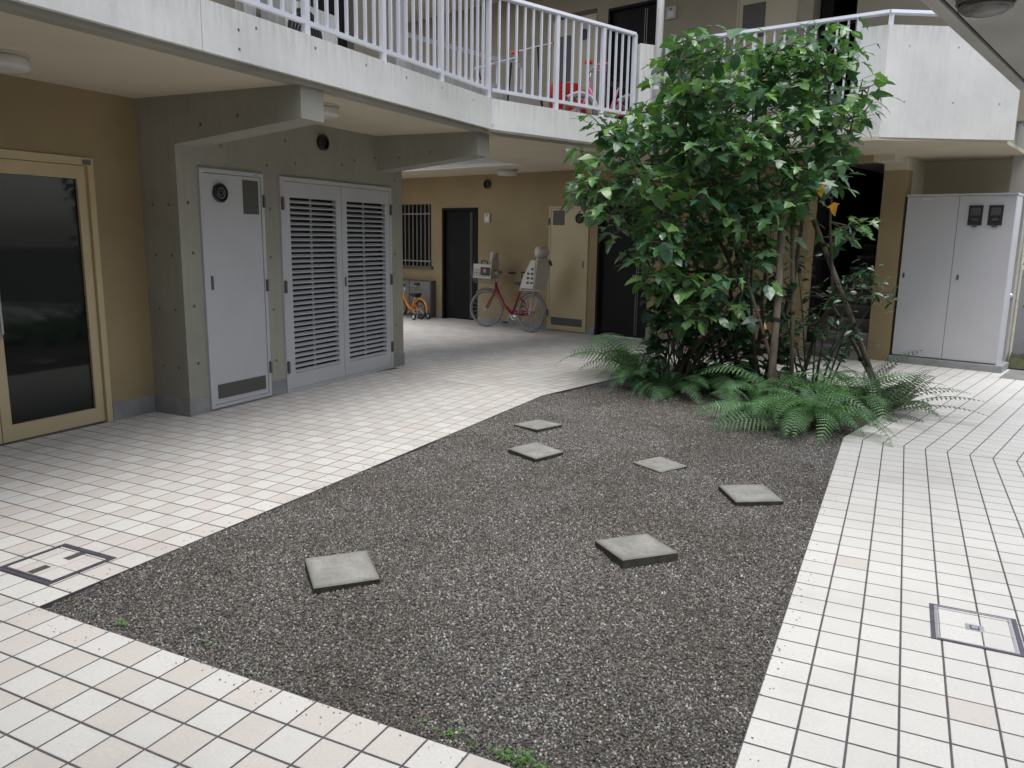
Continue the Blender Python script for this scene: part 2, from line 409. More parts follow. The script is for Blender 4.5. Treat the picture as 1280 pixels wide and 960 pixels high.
def pebble_mat():
    m, t, b = new_mat('mixed_dark_pebbles'); b.inputs['Roughness'].default_value = .55
    oi = t.nodes.new('ShaderNodeObjectInfo'); cr = t.nodes.new('ShaderNodeValToRGB'); t.links.new(oi.outputs['Random'], cr.inputs[0])
    e = cr.color_ramp; e.interpolation = 'LINEAR'
    e.elements[0].color = (.038, .037, .037, 1); e.elements[1].position = .55; e.elements[1].color = (.145, .143, .140, 1)
    for p, c in ((.72, (.21, .21, .205)), (.80, (.185, .155, .12)), (.86, (.15, .10, .08)), (.90, (0.192, 0.180, 0.155)), (.955, (.36, .36, .35)), (1, (.46, .45, .44))):
        k = e.elements.new(p); k.color = (*c, 1)
    c = mix(t, ramp(t, noise(t, 1.1, 6, None, .65), .36, .64), (.82, .77, .70), (1.26, 1.26, 1.25))
    t.links.new(mix(t, 1, cr.outputs[0], c, 'MULTIPLY'), b.inputs['Base Color']); return m
def gravel():
    me = bed_sheet(0).mesh('gravel', M['soil'])
    o = bpy.data.objects.new('gravel', me); COL.objects.link(o); o['kind'] = 'stuff'
    pm = pebble_mat()
    ng = bpy.data.node_groups.new('gravel', 'GeometryNodeTree')
    ng.interface.new_socket('Geometry', in_out='INPUT', socket_type='NodeSocketGeometry')
    ng.interface.new_socket('Geometry', in_out='OUTPUT', socket_type='NodeSocketGeometry')
    N = ng.nodes.new; L = ng.links.new
    gi, go = N('NodeGroupInput'), N('NodeGroupOutput')
    dp = N('GeometryNodeDistributePointsOnFaces'); dp.inputs['Density'].default_value = 17500
    L(gi.outputs[0], dp.inputs['Mesh'])
    pos = N('GeometryNodeInputPosition')
    ico = N('GeometryNodeMeshIcoSphere'); ico.inputs['Radius'].default_value = .0058; ico.inputs['Subdivisions'].default_value = 1
    sm = N('GeometryNodeSetMaterial'); sm.inputs['Material'].default_value = pm; L(ico.outputs[0], sm.inputs[0])
    ip = N('GeometryNodeInstanceOnPoints'); L(dp.outputs['Points'], ip.inputs['Points']); L(sm.outputs[0], ip.inputs['Instance'])
    rv = N('FunctionNodeRandomValue'); rv.data_type = 'FLOAT_VECTOR'
    rv.inputs[0].default_value = (0, 0, 0); rv.inputs[1].default_value = (6.28, 6.28, 6.28); L(rv.outputs[0], ip.inputs['Rotation'])
    rs = N('FunctionNodeRandomValue'); rs.data_type = 'FLOAT_VECTOR'; rs.inputs['Seed'].default_value = 5
    rs.inputs[0].default_value = (.45, .4, .35); rs.inputs[1].default_value = (1.35, 1.15, .9); L(rs.outputs[0], ip.inputs['Scale'])
    rz = N('FunctionNodeRandomValue'); rz.inputs['Seed'].default_value = 9; rz.inputs[2].default_value = -.003; rz.inputs[3].default_value = .005
    cb = N('ShaderNodeCombineXYZ'); L(rz.outputs[1], cb.inputs[2])
    tr = N('GeometryNodeTranslateInstances'); L(ip.outputs[0], tr.inputs[0]); L(cb.outputs[0], tr.inputs['Translation'])
    tr.inputs['Local Space'].default_value = False
    L(tr.outputs[0], go.inputs[0])
    md = o.modifiers.new('pebbles', 'NODES'); md.node_group = ng
    return o
gravel()
def stray():                                  # grit kicked out onto the tiles along the bed
    b = MB(); q = random.Random(11)
    for k in range(420):
        e = q.random(); o = abs(q.gauss(0,.05))+.004
        if e < .45: p_ = (GX0-o, q.uniform(GY0,7.1))
        elif e < .7: p_ = (q.uniform(GX0,GX1), GY0-o)
        else: p_ = (GX1+o, q.uniform(GY0,6.8))
        rr = q.uniform(.0018,.0048); z = rr*.6
        vs = [(p_[0]+rr*math.cos(a+q.random()),p_[1]+rr*math.sin(a+q.random()),z) for a in (0,1.57,3.14,4.7)]
        b.add(vs+[(p_[0],p_[1],z+rr*.7),(p_[0],p_[1],.0005)], [(0,1,4),(1,2,4),(2,3,4),(3,0,4),(1,0,5),(2,1,5),(3,2,5),(0,3,5)])
    b.build('stray_grit', M['step'], kind='stuff')
stray()

# ------------------------------------------------------------ the apartment building
ZC, ZB, ZT = 2.66, 2.69, 3.0                  # soffit, fascia underside, fascia top
B = thing('apartment_building', 'beige and bare concrete apartment building with balconies wrapping the courtyard', 'building', (-5.45, 4.8, 0))
def wall_x(mb, x0, x1, a, b, z0, z1, ops, T):   # wall along local y
    mb.T = T; y = a
    for o0, o1, q0, q1 in sorted(ops):
        if o0 > y: mb.box(x0, x1, y, o0, z0, z1)
        if q1 < z1: mb.box(x0, x1, o0, o1, q1, z1)
        if q0 > z0: mb.box(x0, x1, o0, o1, z0, q0)
        y = o1
    if b > y: mb.box(x0, x1, y, b, z0, z1)
def wall_y(mb, y0, y1, a, b, z0, z1, ops, T):   # wall along local x
    mb.T = T; x = a
    for o0, o1, q0, q1 in sorted(ops):
        if o0 > x: mb.box(x, o0, y0, y1, z0, z1)
        if q1 < z1: mb.box(o0, o1, y0, y1, q1, z1)
        if q0 > z0: mb.box(o0, o1, y0, y1, z0, q0)
        x = o1
    if b > x: mb.box(x, b, y0, y1, z0, z1)
XL, XG = -5.45, -5.88
# ground floor, left: plaster wall with glazed door, then the concrete box with service doors
w = MB(); wall_x(w, XG-.3, XG, -3, 4.80, 0, ZC, [(2.45, 4.36, 0, 2.14)], I4)
w.build('plaster_wall', M['plaster'], B)
w = MB(); wall_x(w, XL-.25, XL, 4.80, 8.09, 0, ZC, [(5.02, 5.775, .02, 2.115), (5.995, 7.84, .0, 2.112)], I4)
w.box(-6.2, XL-.25, 4.80, 5.0, 0, ZC); w.box(-8.2, XL-.25, 7.89, 8.09, 0, ZC)
cw = w.build('concrete_wall', M['concrete'], B)
w = MB(); w.box(XL-1.2, XL-1.15, 5.01, 7.88, 0, 2.6); w.build('service_room_lining', M['dark'], B)
for q in ((XL,XL+.008,4.801,5.015),(XL,XL+.008,5.78,5.99),(XL,XL+.008,7.845,8.1),(XG-.1,XL+.008,4.788,4.80),(XG,XG+.008,4.37,4.787),(XG,XG+.008,-3,2.44)):
    w = MB(); w.box(*q, 0, .15); w.build('skirting', M['skirt'], B)
# form tie holes: shallow cones in the concrete
tm = MB(); tm.lathe((0,0,0), [(.014,0),(.014,.001),(.010,.001),(.007,-.0005)], 10); tie = tm.mesh('tie_hole', mat('tie_hole_mortar', (.15,.15,.13), .9, .3, 30))
tm = MB(); tm.lathe((0,0,0), [(.011,0),(.011,.001),(.008,.001),(.005,-.0005)], 10); tie_pale = tm.mesh('tie_hole', mat('pale_tie_hole_mortar', (.30,.30,.29), .9, .3, 30))
qx = Vector((0,0,1)).rotation_difference(Vector((1,0,0))).to_matrix().to_4x4()
qy = Vector((0,0,1)).rotation_difference(Vector((0,-1,0))).to_matrix().to_4x4()
for y, zs in ((4.92,(.45,.95,1.4,1.82)), (5.87,(.35,.85,1.35,1.8,2.2)), (7.95,(.5,1.35,2.2)), (5.3,(2.32,)), (6.1,(2.45,)), (7.2,(2.36,)), (6.25,(2.25,)), (7.55,(2.42,)), (6.95,(2.3,))):
    for z in zs: inst('tie_hole', tie, cw, Matrix.Translation((XL, y+rnd.uniform(-.02,.02), z)) @ qx)
for x in (-5.75, -5.56):
    for z in (.42, .92, 1.38, 1.8): inst('tie_hole', tie, cw, Matrix.Translation((x, 4.80, z)) @ qy)
# tapered cantilever beams
def beam(y0, y1, xe):
    b = MB()
    p = [(XL, 2.28), (XL, ZC), (xe, ZC), (xe, 2.42)]
    b.add([(x, y0, z) for x, z in p]+[(x, y1, z) for x, z in p], [(0,1,2,3), (7,6,5,4), (0,3,7,4), (3,2,6,7), (1,0,4,5), (2,1,5,6)])
    o = b.build('cantilever_beam', M['concrete'], B)
    for x, z in ((-4.75, 2.47), (-5.15, 2.42)): inst('tie_hole', tie, o, Matrix.Translation((x, y0, z)) @ qy)
beam(4.803, 5.06, -4.12); beam(7.60, 7.86, -4.16)
# glazed door
gd = MB(); gd.box(XG-.14, XG-.06, 2.45, 2.50, 0, 2.14); gd.box(XG-.14, XG+.012, 4.31, 4.36, 0, 2.14); gd.box(XG-.14, XG+.012, 2.5, 4.31, 2.08, 2.14); gd.box(XG-.14, XG+.012, 2.45, 2.5, 0, 2.14)
gd.f = gd.f[6:]; gd.mi = gd.mi[6:]
gdo = gd.build('glass_door', M['cream'], B)
f = MB()
def leaf_frame(mb, y0, y1, z0, z1, st, top, bot, x0, x1):
    mb.box(x0, x1, y0, y0+st, z0, z1); mb.box(x0, x1, y1-st, y1, z0, z1)
    mb.box(x0, x1, y0+st, y1-st, z1-top, z1); mb.box(x0, x1, y0+st, y1-st, z0, z0+bot)
leaf_frame(f, 3.46, 4.305, .012, 2.075, .075, .10, .12, XG-.065, XG-.015); f.build('leaf_frame', M['cream'], gdo)
f = MB(); leaf_frame(f, 2.505, 3.452, .012, 2.075, .075, .10, .12, XG-.065, XG-.015); f.build('leaf_frame', M['cream'], gdo)
f = MB(); f.box(XG-.045, XG-.038, 3.535, 4.23, .132, 1.975); f.build('pane', M['pane'], gdo)
f = MB(); f.box(XG-.045, XG-.038, 2.58, 3.377, .132, 1.975); f.build('pane', M['pane'], gdo)
f = MB(); f.box(XG-.012, XG+.02, 4.27, 4.335, 2.085, 2.12); f.build('pivot_hinge', M['hinge'], gdo)
f = MB(); f.tube([(XG+.01,3.50,.8),(XG+.04,3.50,.83),(XG+.04,3.50,1.25),(XG+.01,3.50,1.28)], .011, 8); f.build('pull_handle', M['steel'], gdo)
# service door with round vent and mesh grilles
def service_door(T, a0, a1, z0, z1, d, mtl, vent_side, name, hinge_side, low=True):
    # local: x along wall, -y outward; d = wall face
    b = MB(T); fr = .035
    b.box(a0, a0+fr, d-.02, d+.08, z0, z1); b.box(a1-fr, a1, d-.02, d+.08, z0, z1)
    b.box(a0+fr, a1-fr, d-.02, d+.08, z1-fr, z1); b.box(a0+fr, a1-fr, d-.02, d+.08, z0, z0+.03)
    o = b.build(name, mtl, B)
    b = MB(T); b.box(a0+fr+.005, a1-fr-.005, d-.014, d+.03, z0+.034, z1-fr-.005); b.build('door_leaf', mtl, o)
    b = MB(T); b.box(a0+fr, a1-fr, d+.032, d+.07, z0+.03, z1-fr); b.build('door_backing', M['dark'], o)
    W_ = a1-a0
    gx = (a1-fr-.035-.19, a1-fr-.035) if vent_side < 0 else (a0+fr+.05, a0+fr+.05+.24)
    gh = .30 if vent_side < 0 else .24
    def grille(x0, x1, q0, q1, rows):
        g_ = MB(T); g_.box(x0, x1, d-.0185, d-.0142, q0, q1); go_ = g_.build('vent_grille', M['grille'], o)
    grille(gx[0], gx[1], z1-.07-gh, z1-.07, 8)
    if low: grille(a0+fr+.05, a1-fr-.04, z0+.08, z0+.21, 6)
    cx = a0+fr+.185 if vent_side < 0 else a1-fr-.14
    v = MB(T); v.lathe((cx, d-.014, z1-.20), [(.078,0),(.082,.02),(.07,.03),(.062,.012),(.05,.006)], 24, (0,-1,0)); v.build('round_vent', M['black'], o, smooth=False)
    v = MB(T); v.ring((cx, d-.035, z1-.20), (0,1,0), .045, .007, 20, 5); v.ring((cx, d-.035, z1-.20), (0,1,0), .022, .005, 14, 5); v.build('vent_ring', M['hinge'], o)
    hx = a1-.008 if hinge_side > 0 else a0+.008
    for z in (z0+.28, (z0+z1)/2+.02, z1-.25):
        h = MB(T); h.cyl((hx, d-.03, z-.055), (hx, d-.03, z+.055), .013, 8); h.box(hx-.016, hx+.016, d-.026, d-.019, z-.055, z+.055); h.build('hinge', M['hinge'], o)
    lx = a0+fr+.05 if hinge_side > 0 else a1-fr-.05
    h = MB(T); h.box(lx-.012, lx+.012, d-.022, d-.012, 1.08, 1.20); h.cyl((lx, d-.028, 1.14), (lx, d-.014, 1.14), .008, 8); h.build('latch', M['hinge'], o)
    return o
TX = Matrix(((0,-1,0,XL),(1,0,0,0),(0,0,1,0),(0,0,0,1)))    # local x -> world y, local -y -> world +x
sd = service_door(TX, 5.02, 5.775, .02, 2.115, 0, M['white_door'], -1, 'service_door', 1)
sd['label'] = 'white service door with round vent and two mesh grilles'
st = MB(TX); st.box(5.655, 5.72, -.0215, -.0202, 2.088, 2.107); st.build('blue_sticker', mat('pale_blue_sticker', (.25,.40,.52), .4), sd)
# louvred double doors
ld = MB(TX)
a0, a1, z1 = 5.995, 7.84, 2.112
ld.box(a0, a0+.04, -.02, .1, 0, z1); ld.box(a1-.04, a1, -.02, .1, 0, z1); ld.box(a0+.04, a1-.04, -.02, .1, z1-.04, z1); ld.box(a0+.04, a1-.04, -.02, .1, 0, .03)
ldo = ld.build('louvre_doors', M['white_door'], B, label='pair of white louvred service doors')
am = (a0+a1)/2
sl_ = MB(); sl_.add([(-.355,-.014,.010),(.355,-.014,.010),(.355,.014,.028),(-.355,.014,.028),(-.355,-.014,.0),(.355,-.014,.0),(.355,.014,.022),(-.355,.014,.022)],
        [(0,1,2,3),(7,6,5,4),(0,4,5,1),(1,5,6,2),(2,6,7,3),(3,7,4,0)])
slm = sl_.mesh('slat', M['white_door'])
for (c0, c1) in ((a0+.043, am-.004), (am+.004, a1-.043)):
    l = MB(TX); stl = .085 if c0 < am-.5 else .085
    l.box(c0, c0+stl, -.017, .03, .034, z1-.044); l.box(c1-stl, c1, -.017, .03, .034, z1-.044)
    l.box(c0+stl, c1-stl, -.017, .03, z1-.19, z1-.044); l.box(c0+stl, c1-stl, -.017, .03, .034, .185)
    l.build('door_stile', M['white_door'], ldo)
    w_ = (c1-c0-2*stl); n = 33
    for k in range(n):
        z = .19+(z1-.19-.19)*k/n
        inst('slat', slm, ldo, TX @ Matrix.Translation(((c0+c1)/2, 0, z)) @ Matrix.Diagonal((w_/.71, 1, 1, 1)))
    bk = MB(TX); bk.box((c0+c1)/2-.012, (c0+c1)/2+.012, .024, .034, .185, z1-.19); bk.build('slat_stay', M['white_door'], ldo)
b = MB(TX); b.box(a0+.04, a1-.04, .085, .095, .03, z1-.04); b.build('door_backing', M['dark'], ldo)  # dark sheet stands in for the unlit depth behind the slats
for hx in (a0+.025, a1-.02):
    for z in (.26, 1.06, 1.86):
        h = MB(TX); h.cyl((hx, -.03, z-.06), (hx, -.03, z+.06), .013, 8); h.box(hx-.02, hx+.02, -.024, -.019, z-.06, z+.06); h.build('hinge', M['hinge'], ldo)
h = MB(TX); h.box(am+.03, am+.055, -.024, -.016, 1.02, 1.12); h.build('latch', M['hinge'], ldo)
# vent caps
def vent_cap(T, x, d, z):
    v = MB(T); v.lathe((x, d, z), [(.075,0),(.08,.035),(.066,.045),(.06,.01),(.03,.004)], 22, (0,-1,0)); v.build('vent_cap', M['black'], B)
vent_cap(TX, 6.648, 0, 2.49); 

# ground floor, back wall in the turned frame
BW = 10.84
ops = [(-12.4,-11.205,.98,2.165), (-10.9,-9.98,0,2.085), (-8.335,-7.525,.02,2.085), (-7.345,-6.39,0,2.12), (-3.95,-3.2,0,2.58)]
w = MB(); wall_y(w, BW, BW+.25, -12.9, -3.2, 0, ZC, ops, TE); w.build('plaster_wall', M['plaster'], B)
w = MB(TE); w.box(-12.9, -12.7, 7.6, BW, 0, ZC); w.build('plaster_wall', M['plaster'], B)
for a, b_ in ((-11.0,-10.91), (-9.97,-8.34), (-7.52,-7.36), (-6.38,-3.96)):
    w = MB(TE); w.box(a, b_, BW-.006, BW, 0, .10); w.build('skirting', M['skirt'], B)
def entrance(x0, x1, z0, z1, hb):
    b = MB(TE); fr = .04
    b.box(x0, x0+fr, BW-.012, BW+.2, z0, z1); b.box(x1-fr, x1, BW-.012, BW+.2, z0, z1); b.box(x0+fr, x1-fr, BW-.012, BW+.2, z1-fr, z1)
    o = b.build('entrance_door', M['dark_door'], B)
    b = MB(TE); b.box(x0+fr+.003, x1-fr-.003, BW+.06, BW+.1, z0+.012, z1-fr-.004); b.build('door_leaf', M['dark_door'], o)
    for dx in (.20, .235):
        h = MB(TE); h.box(x1-dx-.006, x1-dx+.006, BW+.05, BW+.0595, z0+.05, z1-.08); h.build('metal_strip', M['hinge'], o)
    h = MB(TE); h.tube([(x1-.12, BW+.058, z0+.85), (x1-.12, BW+.02, z0+.88), (x1-.12, BW+.02, z0+1.12), (x1-.12, BW+.058, z0+1.15)], .009, 8); h.build('pull_handle', M['hinge'], o)
    return o
entrance(-10.9, -9.98, 0, 2.085, 1); entrance(-7.345, -6.39, 0, 2.12, 1)
sv = service_door(TE, -8.335, -7.525, .02, 2.085, BW, M['cream'], 1, 'service_door', -1); sv['label'] = 'cream service door with square grille and round vent'
vent_cap(TE, -9.745, BW, 2.49)
# barred window
wn = MB(TE); wn.box(-12.4,-11.205,BW+.1,BW+.14,.98,1.02); wn.box(-12.4,-11.205,BW+.1,BW+.14,2.125,2.165)
wn.box(-12.4,-12.36,BW+.1,BW+.14,1.02,2.125); wn.box(-11.245,-11.205,BW+.1,BW+.14,1.02,2.125); wn.box(-11.82,-11.78,BW+.1,BW+.14,1.02,2.125)
wno = wn.build('window', M['dark_door'], B)
p = MB(TE); p.box(-12.36,-11.245,BW+.115,BW+.122,1.02,2.125); p.build('pane', M['pane'], wno)
M['dull_bar'] = mat('dull_aluminium', (.30,.30,.29), .5, .1, 10)
bar = MB(); bar.box(-.0065,.0065,-.0065,.0065,0,1.2); barm = bar.mesh('window_bar', M['dull_bar'])
for k in range(11): inst('window_bar', barm, wno, TE @ Matrix.Translation((-12.36+k*.113, BW-.03, .98)))
for z in (1.07, 1.97):
    p = MB(TE); p.box(-12.42,-11.19,BW-.045,BW-.02,z,z+.022); p.build('bar_rail', M['dull_bar'], wno)
p = MB(TE); p.box(-12.45,-11.15,BW-.05,BW+.05,.93,.975); p.build('window_sill', M['hinge'], wno)
# stairs in the dark recess
st = MB(TE); stw = thing  # (steps are pieces of the building)
for k in range(9):
    b = MB(TE); b.box(-3.945, -3.21, BW+.25+k*.27, BW+.25+(k+1)*.27+.03, max(0, k*.17-.2), (k+1)*.17); so_ = b.build('stair_step', M['step'], B)
    b = MB(TE); b.box(-3.945, -3.21, BW+.25+k*.27-.006, BW+.25+k*.27+.035, (k+1)*.17-.02, (k+1)*.17+.006); b.build('step_nosing', M['skirt'], so_)
w = MB(TE); w.box(-4.1,-3.95,BW+.25,14,0,5.5); w.box(-3.2,-3.05,11.62,14,0,5.5); w.box(-4.1,-3.05,14,14.2,0,5.5); w.build('stairwell_wall', M['dark_door'], B)  # near-black walls stand in for the lack of light in the stairwell
w = MB(TE); w.add([(-3.95,BW+.25,2.58),(-3.2,BW+.25,2.58),(-3.2,14,4.3),(-3.95,14,4.3),(-3.95,BW+.25,2.7),(-3.2,BW+.25,2.7),(-3.2,14,4.42),(-3.95,14,4.42)],[(0,3,2,1),(4,5,6,7),(0,1,5,4),(1,2,6,5),(2,3,7,6),(3,0,4,7)]); w.build('stairwell_shade_soffit', M['dark_door'], B)  # sloped ceiling added to keep light out of the stairwell
# pier beside the stairs and the alcove behind the meter cabinet
b = MB(TE); b.box(-3.2,-2.92,11.34,11.62,0,2.5); b.build('pier', M['plaster'], B)
b = MB(TE); b.box(-3.203,-2.917,11.336,11.625,2.5,ZC); b.box(-3.2,-2.95,BW,11.336,2.58,ZC); b.build('lintel', M['ceiling'], B)
b = MB(TE); b.box(-2.92,-1.66,12.25,12.45,0,ZC); b.box(-3.05,-2.92,11.62,12.25,0,ZC); b.build('plaster_wall', M['ceiling'], B)

# soffit + floor slabs; a void over the inner corner lets light down
K = E(-5.797, 6.511)
PLAN = [  # convex pieces of the balcony slab in world coordinates
    [(-6.9,-3.4),(-4.11,-3.4),(-4.11,7.70),(-6.9,7.35)],
    [(-6.9,7.35),(-4.11,7.70), tuple(E(-5.86,8.42)[:2]), tuple(E(-8.0,8.0)[:2]), (-6.0,8.1), (-6.9,8.1)],
]
def slab(z0, z1, m, name, parent, ins=0.0, vx=-8.0, vy=9.5):
    b = MB()
    b.prism([(-9.5,-3.4),(-4.10-ins,-3.4),(-4.10-ins,8.09),(-9.5,8.09)], z0, z1)          # left run
    b.prism([(-6.6,8.09),(-4.10-ins,8.09)]+Ep((-5.70-ins,8.42),(-5.42-ins,9.16-ins),(vx,9.16-ins)), z0, z1-.001)
    b.prism(Ep((vx,9.16-ins),(-5.30,9.16-ins),(-2.74,9.35-ins),(-1.70+ins*.3,10.36),(-1.70,14),(vx,14)), z0, z1)
    b.prism(Ep((-13.2,vy),(vx,vy),(vx,14),(-13.2,14)), z0, z1)
    return b.build(name, m, parent)
slab(ZC, 2.70, M['ceiling'], 'soffit', B, .04)
slab(2.702, 2.95, M['concrete'], 'floor_slab', B, .03)
slab(5.50, 5.80, M['ceiling'], 'floor_slab', B, .25, -7.5, 9.7)
# fascia upstands
def strip(pts, z0, z1, th, name, m, parent=B, inside=1):
    b = MB(); n = len(pts); P = [Vector((p[0], p[1])) for p in pts]; off = []
    for i in range(n):
        d1 = (P[i]-P[i-1]).normalized() if i else (P[1]-P[0]).normalized()
        d2 = (P[i+1]-P[i]).normalized() if i < n-1 else d1
        n1 = Vector((-d1.y, d1.x))*inside; n2 = Vector((-d2.y, d2.x))*inside
        m_ = (n1+n2).normalized(); off.append(P[i]+m_*th/max(.3, m_.dot(n1)))
    for i in range(n-1):
        q = [tuple(P[i]), tuple(P[i+1]), tuple(off[i+1]), tuple(off[i])]
        b.prism(q, z0, z1)
    return b.build(name, m, parent)
FA = tuple(E(-5.47,8.86)[:2]); FB = tuple(E(-5.347,9.128)[:2]); FC = tuple(E(-2.72,9.32)[:2]); FD = tuple(E(-1.62,10.36)[:2])
KP = (-4.05, 7.72); TF = .16
par = strip([(-4.05,-3.4),(-4.05,3.827)], ZB, ZT, TF, 'parapet', M['fascia'])
F2 = tuple(E(-3.0,9.30)[:2])
par2 = strip([(-4.05,3.833),KP,FA,FB,F2], ZB, ZT, TF, 'parapet', M['fascia'])
strip([(-4.09,-3.4),(-4.09,7.70)], ZC-.004, ZB, .12, 'drip_edge', M['concrete'])
strip([FA, FB], ZT, 3.93, TF, 'parapet_pier', M['fascia'])
strip([F2, FC, FD], ZB, 3.83, TF, 'solid_parapet', M['fascia_tall'])
for y in (-.5, .6, 1.7, 2.2, 2.9, 4.3, 4.9, 5.52, 6.1, 6.7, 7.3):
    inst('tie_hole', tie_pale, par2 if y > 3.83 else par, Matrix.Translation((-4.05, y, 2.93+rnd.uniform(-.012,.012))) @ qx)
for y in (4.1, 5.7): inst('tie_hole', tie_pale, par2, Matrix.Translation((-4.05, 4.14, 2.76 if y < 5 else 2.88)) @ qx)
# raised weather bead at the kink
b = MB(); b.cyl((-4.05, 7.725, 2.74), (-4.05, 7.725, 3.0), .012, 8); b.build('white_sealant_bead', M['rail'], B)
strip([(-4.05,-3.4),KP,FA,FC,FD], 5.6, 6.9, TF, 'parapet', M['fascia'])
# tie holes on the diagonal solid parapet
dd = (Vector(FD)-Vector(FC)).normalized(); nn = Vector((dd.y, -dd.x, 0)); qd = Vector((0,0,1)).rotation_difference(nn).to_matrix().to_4x4()
for t, z in ((.24,3.62),(.78,3.62),(.24,3.06),(.78,3.06),(1.30,3.06)):
    inst('tie_hole', tie_pale, par2, Matrix.Translation((FC[0]+dd.x*t, FC[1]+dd.y*t, z)) @ qd)
# upper storey walls
w = MB(); wall_x(w, -5.75, XL-.06, -3, 8.09, 2.95, 8.6, [(6.62,7.3,2.95,4.95)], I4); w.build('plaster_wall', M['plaster_up'], B)
w = MB(); w.box(XL-.06, XL+.05, 7.93, 8.13, 2.95, 5.5); w.box(XL-.06, XL+.04, 5.6, 5.75, 2.95, 5.5); w.build('pilaster', M['fascia'], B)
b = MB(); b.box(-5.7,-5.6,6.62,7.3,2.95,4.95); o = b.build('entrance_door', M['dark_door'], B)
h = MB(); h.tube([(-5.6,6.72,3.8),(-5.56,6.72,3.82),(-5.56,6.72,4.1),(-5.6,6.72,4.12)], .01, 8); h.build('pull_handle', M['steel'], o)
w = MB(); wall_y(w, BW, BW+.25, -12.9, -1.2, 2.95, 8.6, [(-8.35,-7.5,2.96,5.08),(-7.285,-6.43,2.95,5.03),(-5.17,-4.33,2.96,5.0),(-4.12,-3.57,2.95,5.3)], TE); w.build('plaster_wall', M['plaster_up'], B)
def up_entr(x0, x1):
    b = MB(TE); b.box(x0,x0+.03,BW-.01,BW+.2,2.95,5.03); b.box(x1-.03,x1,BW-.01,BW+.2,2.95,5.03); b.box(x0+.03,x1-.03,BW-.01,BW+.2,4.99,5.03); o = b.build('entrance_door', M['dark_door'], B)
    b = MB(TE); b.box(x0+.03,x1-.03,BW+.06,BW+.1,2.96,4.99); b.build('door_leaf', M['dark_door'], o)
    for dx in (.20,.235):
        h = MB(TE); h.box(x1-dx-.006,x1-dx+.006,BW+.05,BW+.0595,3.0,4.95); h.build('metal_strip', M['hinge'], o)
up_entr(-7.285, -6.43)
M['cream_up'] = mat('pale_cream_painted_steel', (.47,.41,.30), .5, .05, 3)
def up_service(x0, x1, z1, gx0, gx1, gz0, gz1, vent):
    b = MB(TE); b.box(x0,x0+.03,BW-.015,BW+.1,2.96,z1); b.box(x1-.03,x1,BW-.015,BW+.1,2.96,z1); b.box(x0+.03,x1-.03,BW-.015,BW+.1,z1-.03,z1); o = b.build('service_door', M['cream_up'], B)
    b = MB(TE); b.box(x0+.034,x1-.034,BW-.01,BW+.04,2.97,z1-.034); b.build('door_leaf', M['cream_up'], o)
    b = MB(TE); b.box(gx0,gx1,BW-.016,BW-.0105,gz0,gz1); b.build('vent_grille', M['grille'], o)
    if vent:
        v = MB(TE); v.lathe((vent,BW-.01,4.72), [(.078,0),(.082,.02),(.06,.02),(.05,.004)], 20, (0,-1,0)); v.build('round_vent', M['black'], o)
up_service(-8.35, -7.5, 5.0, -8.24, -7.98, 4.05, 4.75, -7.72)
up_service(-5.17, -4.33, 5.0, -5.08, -4.76, 4.28, 4.72, None)
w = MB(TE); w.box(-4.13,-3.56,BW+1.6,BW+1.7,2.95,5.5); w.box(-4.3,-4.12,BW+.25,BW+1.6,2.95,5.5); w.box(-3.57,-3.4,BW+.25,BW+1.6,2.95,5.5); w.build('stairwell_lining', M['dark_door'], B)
# upstand and rail round the void
w = MB(TE); w.box(-8.0,-7.88,7.0,9.55,2.655,3.72); w.box(-13,-8.0,9.5,9.62,2.655,3.72); w.build('void_upstand', M['fascia'], B)
w = MB(TE); w.box(-7.96,-7.92,6.9,9.6,4.05,4.10)
for y in (7.4,8.2,9.0,9.55): w.box(-7.955,-7.925,y,y+.03,3.72,4.05)
w.build('void_handrail', M['rail'], B)

# wings that close the courtyard on the right and behind the camera; unseen parts are sized to shape the light
N = thing('opposite_building', 'grey overhanging soffit of the opposite block with a drip groove, upper right corner', 'building', tuple(E(0.9,6,0)))
def sof(z0, z1): pass
s_ = MB(TE); s_.box(-1.42,-1.335,4.5,9.05,3.0,3.28); s_.build('soffit_edge', M['soffit_grey'], N)
s_ = MB(TE); s_.box(-1.335,-1.305,4.5,9.05,3.018,3.25); s_.build('drip_groove', M['dark'], N)
s_ = MB(TE); s_.box(-1.305,-.65,4.5,9.05,3.0,3.28); s_.build('soffit', M['soffit_grey'], N)
s_ = MB(TE); s_.box(2.6,2.9,-3.5,9.05,0,3.0); s_.box(2.6,2.9,-3.5,12,3.0,6.6); s_.build('side_wall', M['concrete'], N)
s_ = MB(); s_.box(-9,4,-2.6,-2.3,0,6.2); s_.build('rear_wall', M['concrete'], N)

s_ = MB(); s_.box(-9,4,-2.3,-.1,3.0,3.28); s_.build('unseen_rear_slab', M['soffit_grey'], N)  # unseen slab behind the camera, added to shade the front tiles
s_ = MB(); s_.box(-9,4,-.26,-.1,3.282,4.3); s_.build('rear_parapet', M['fascia'], N)

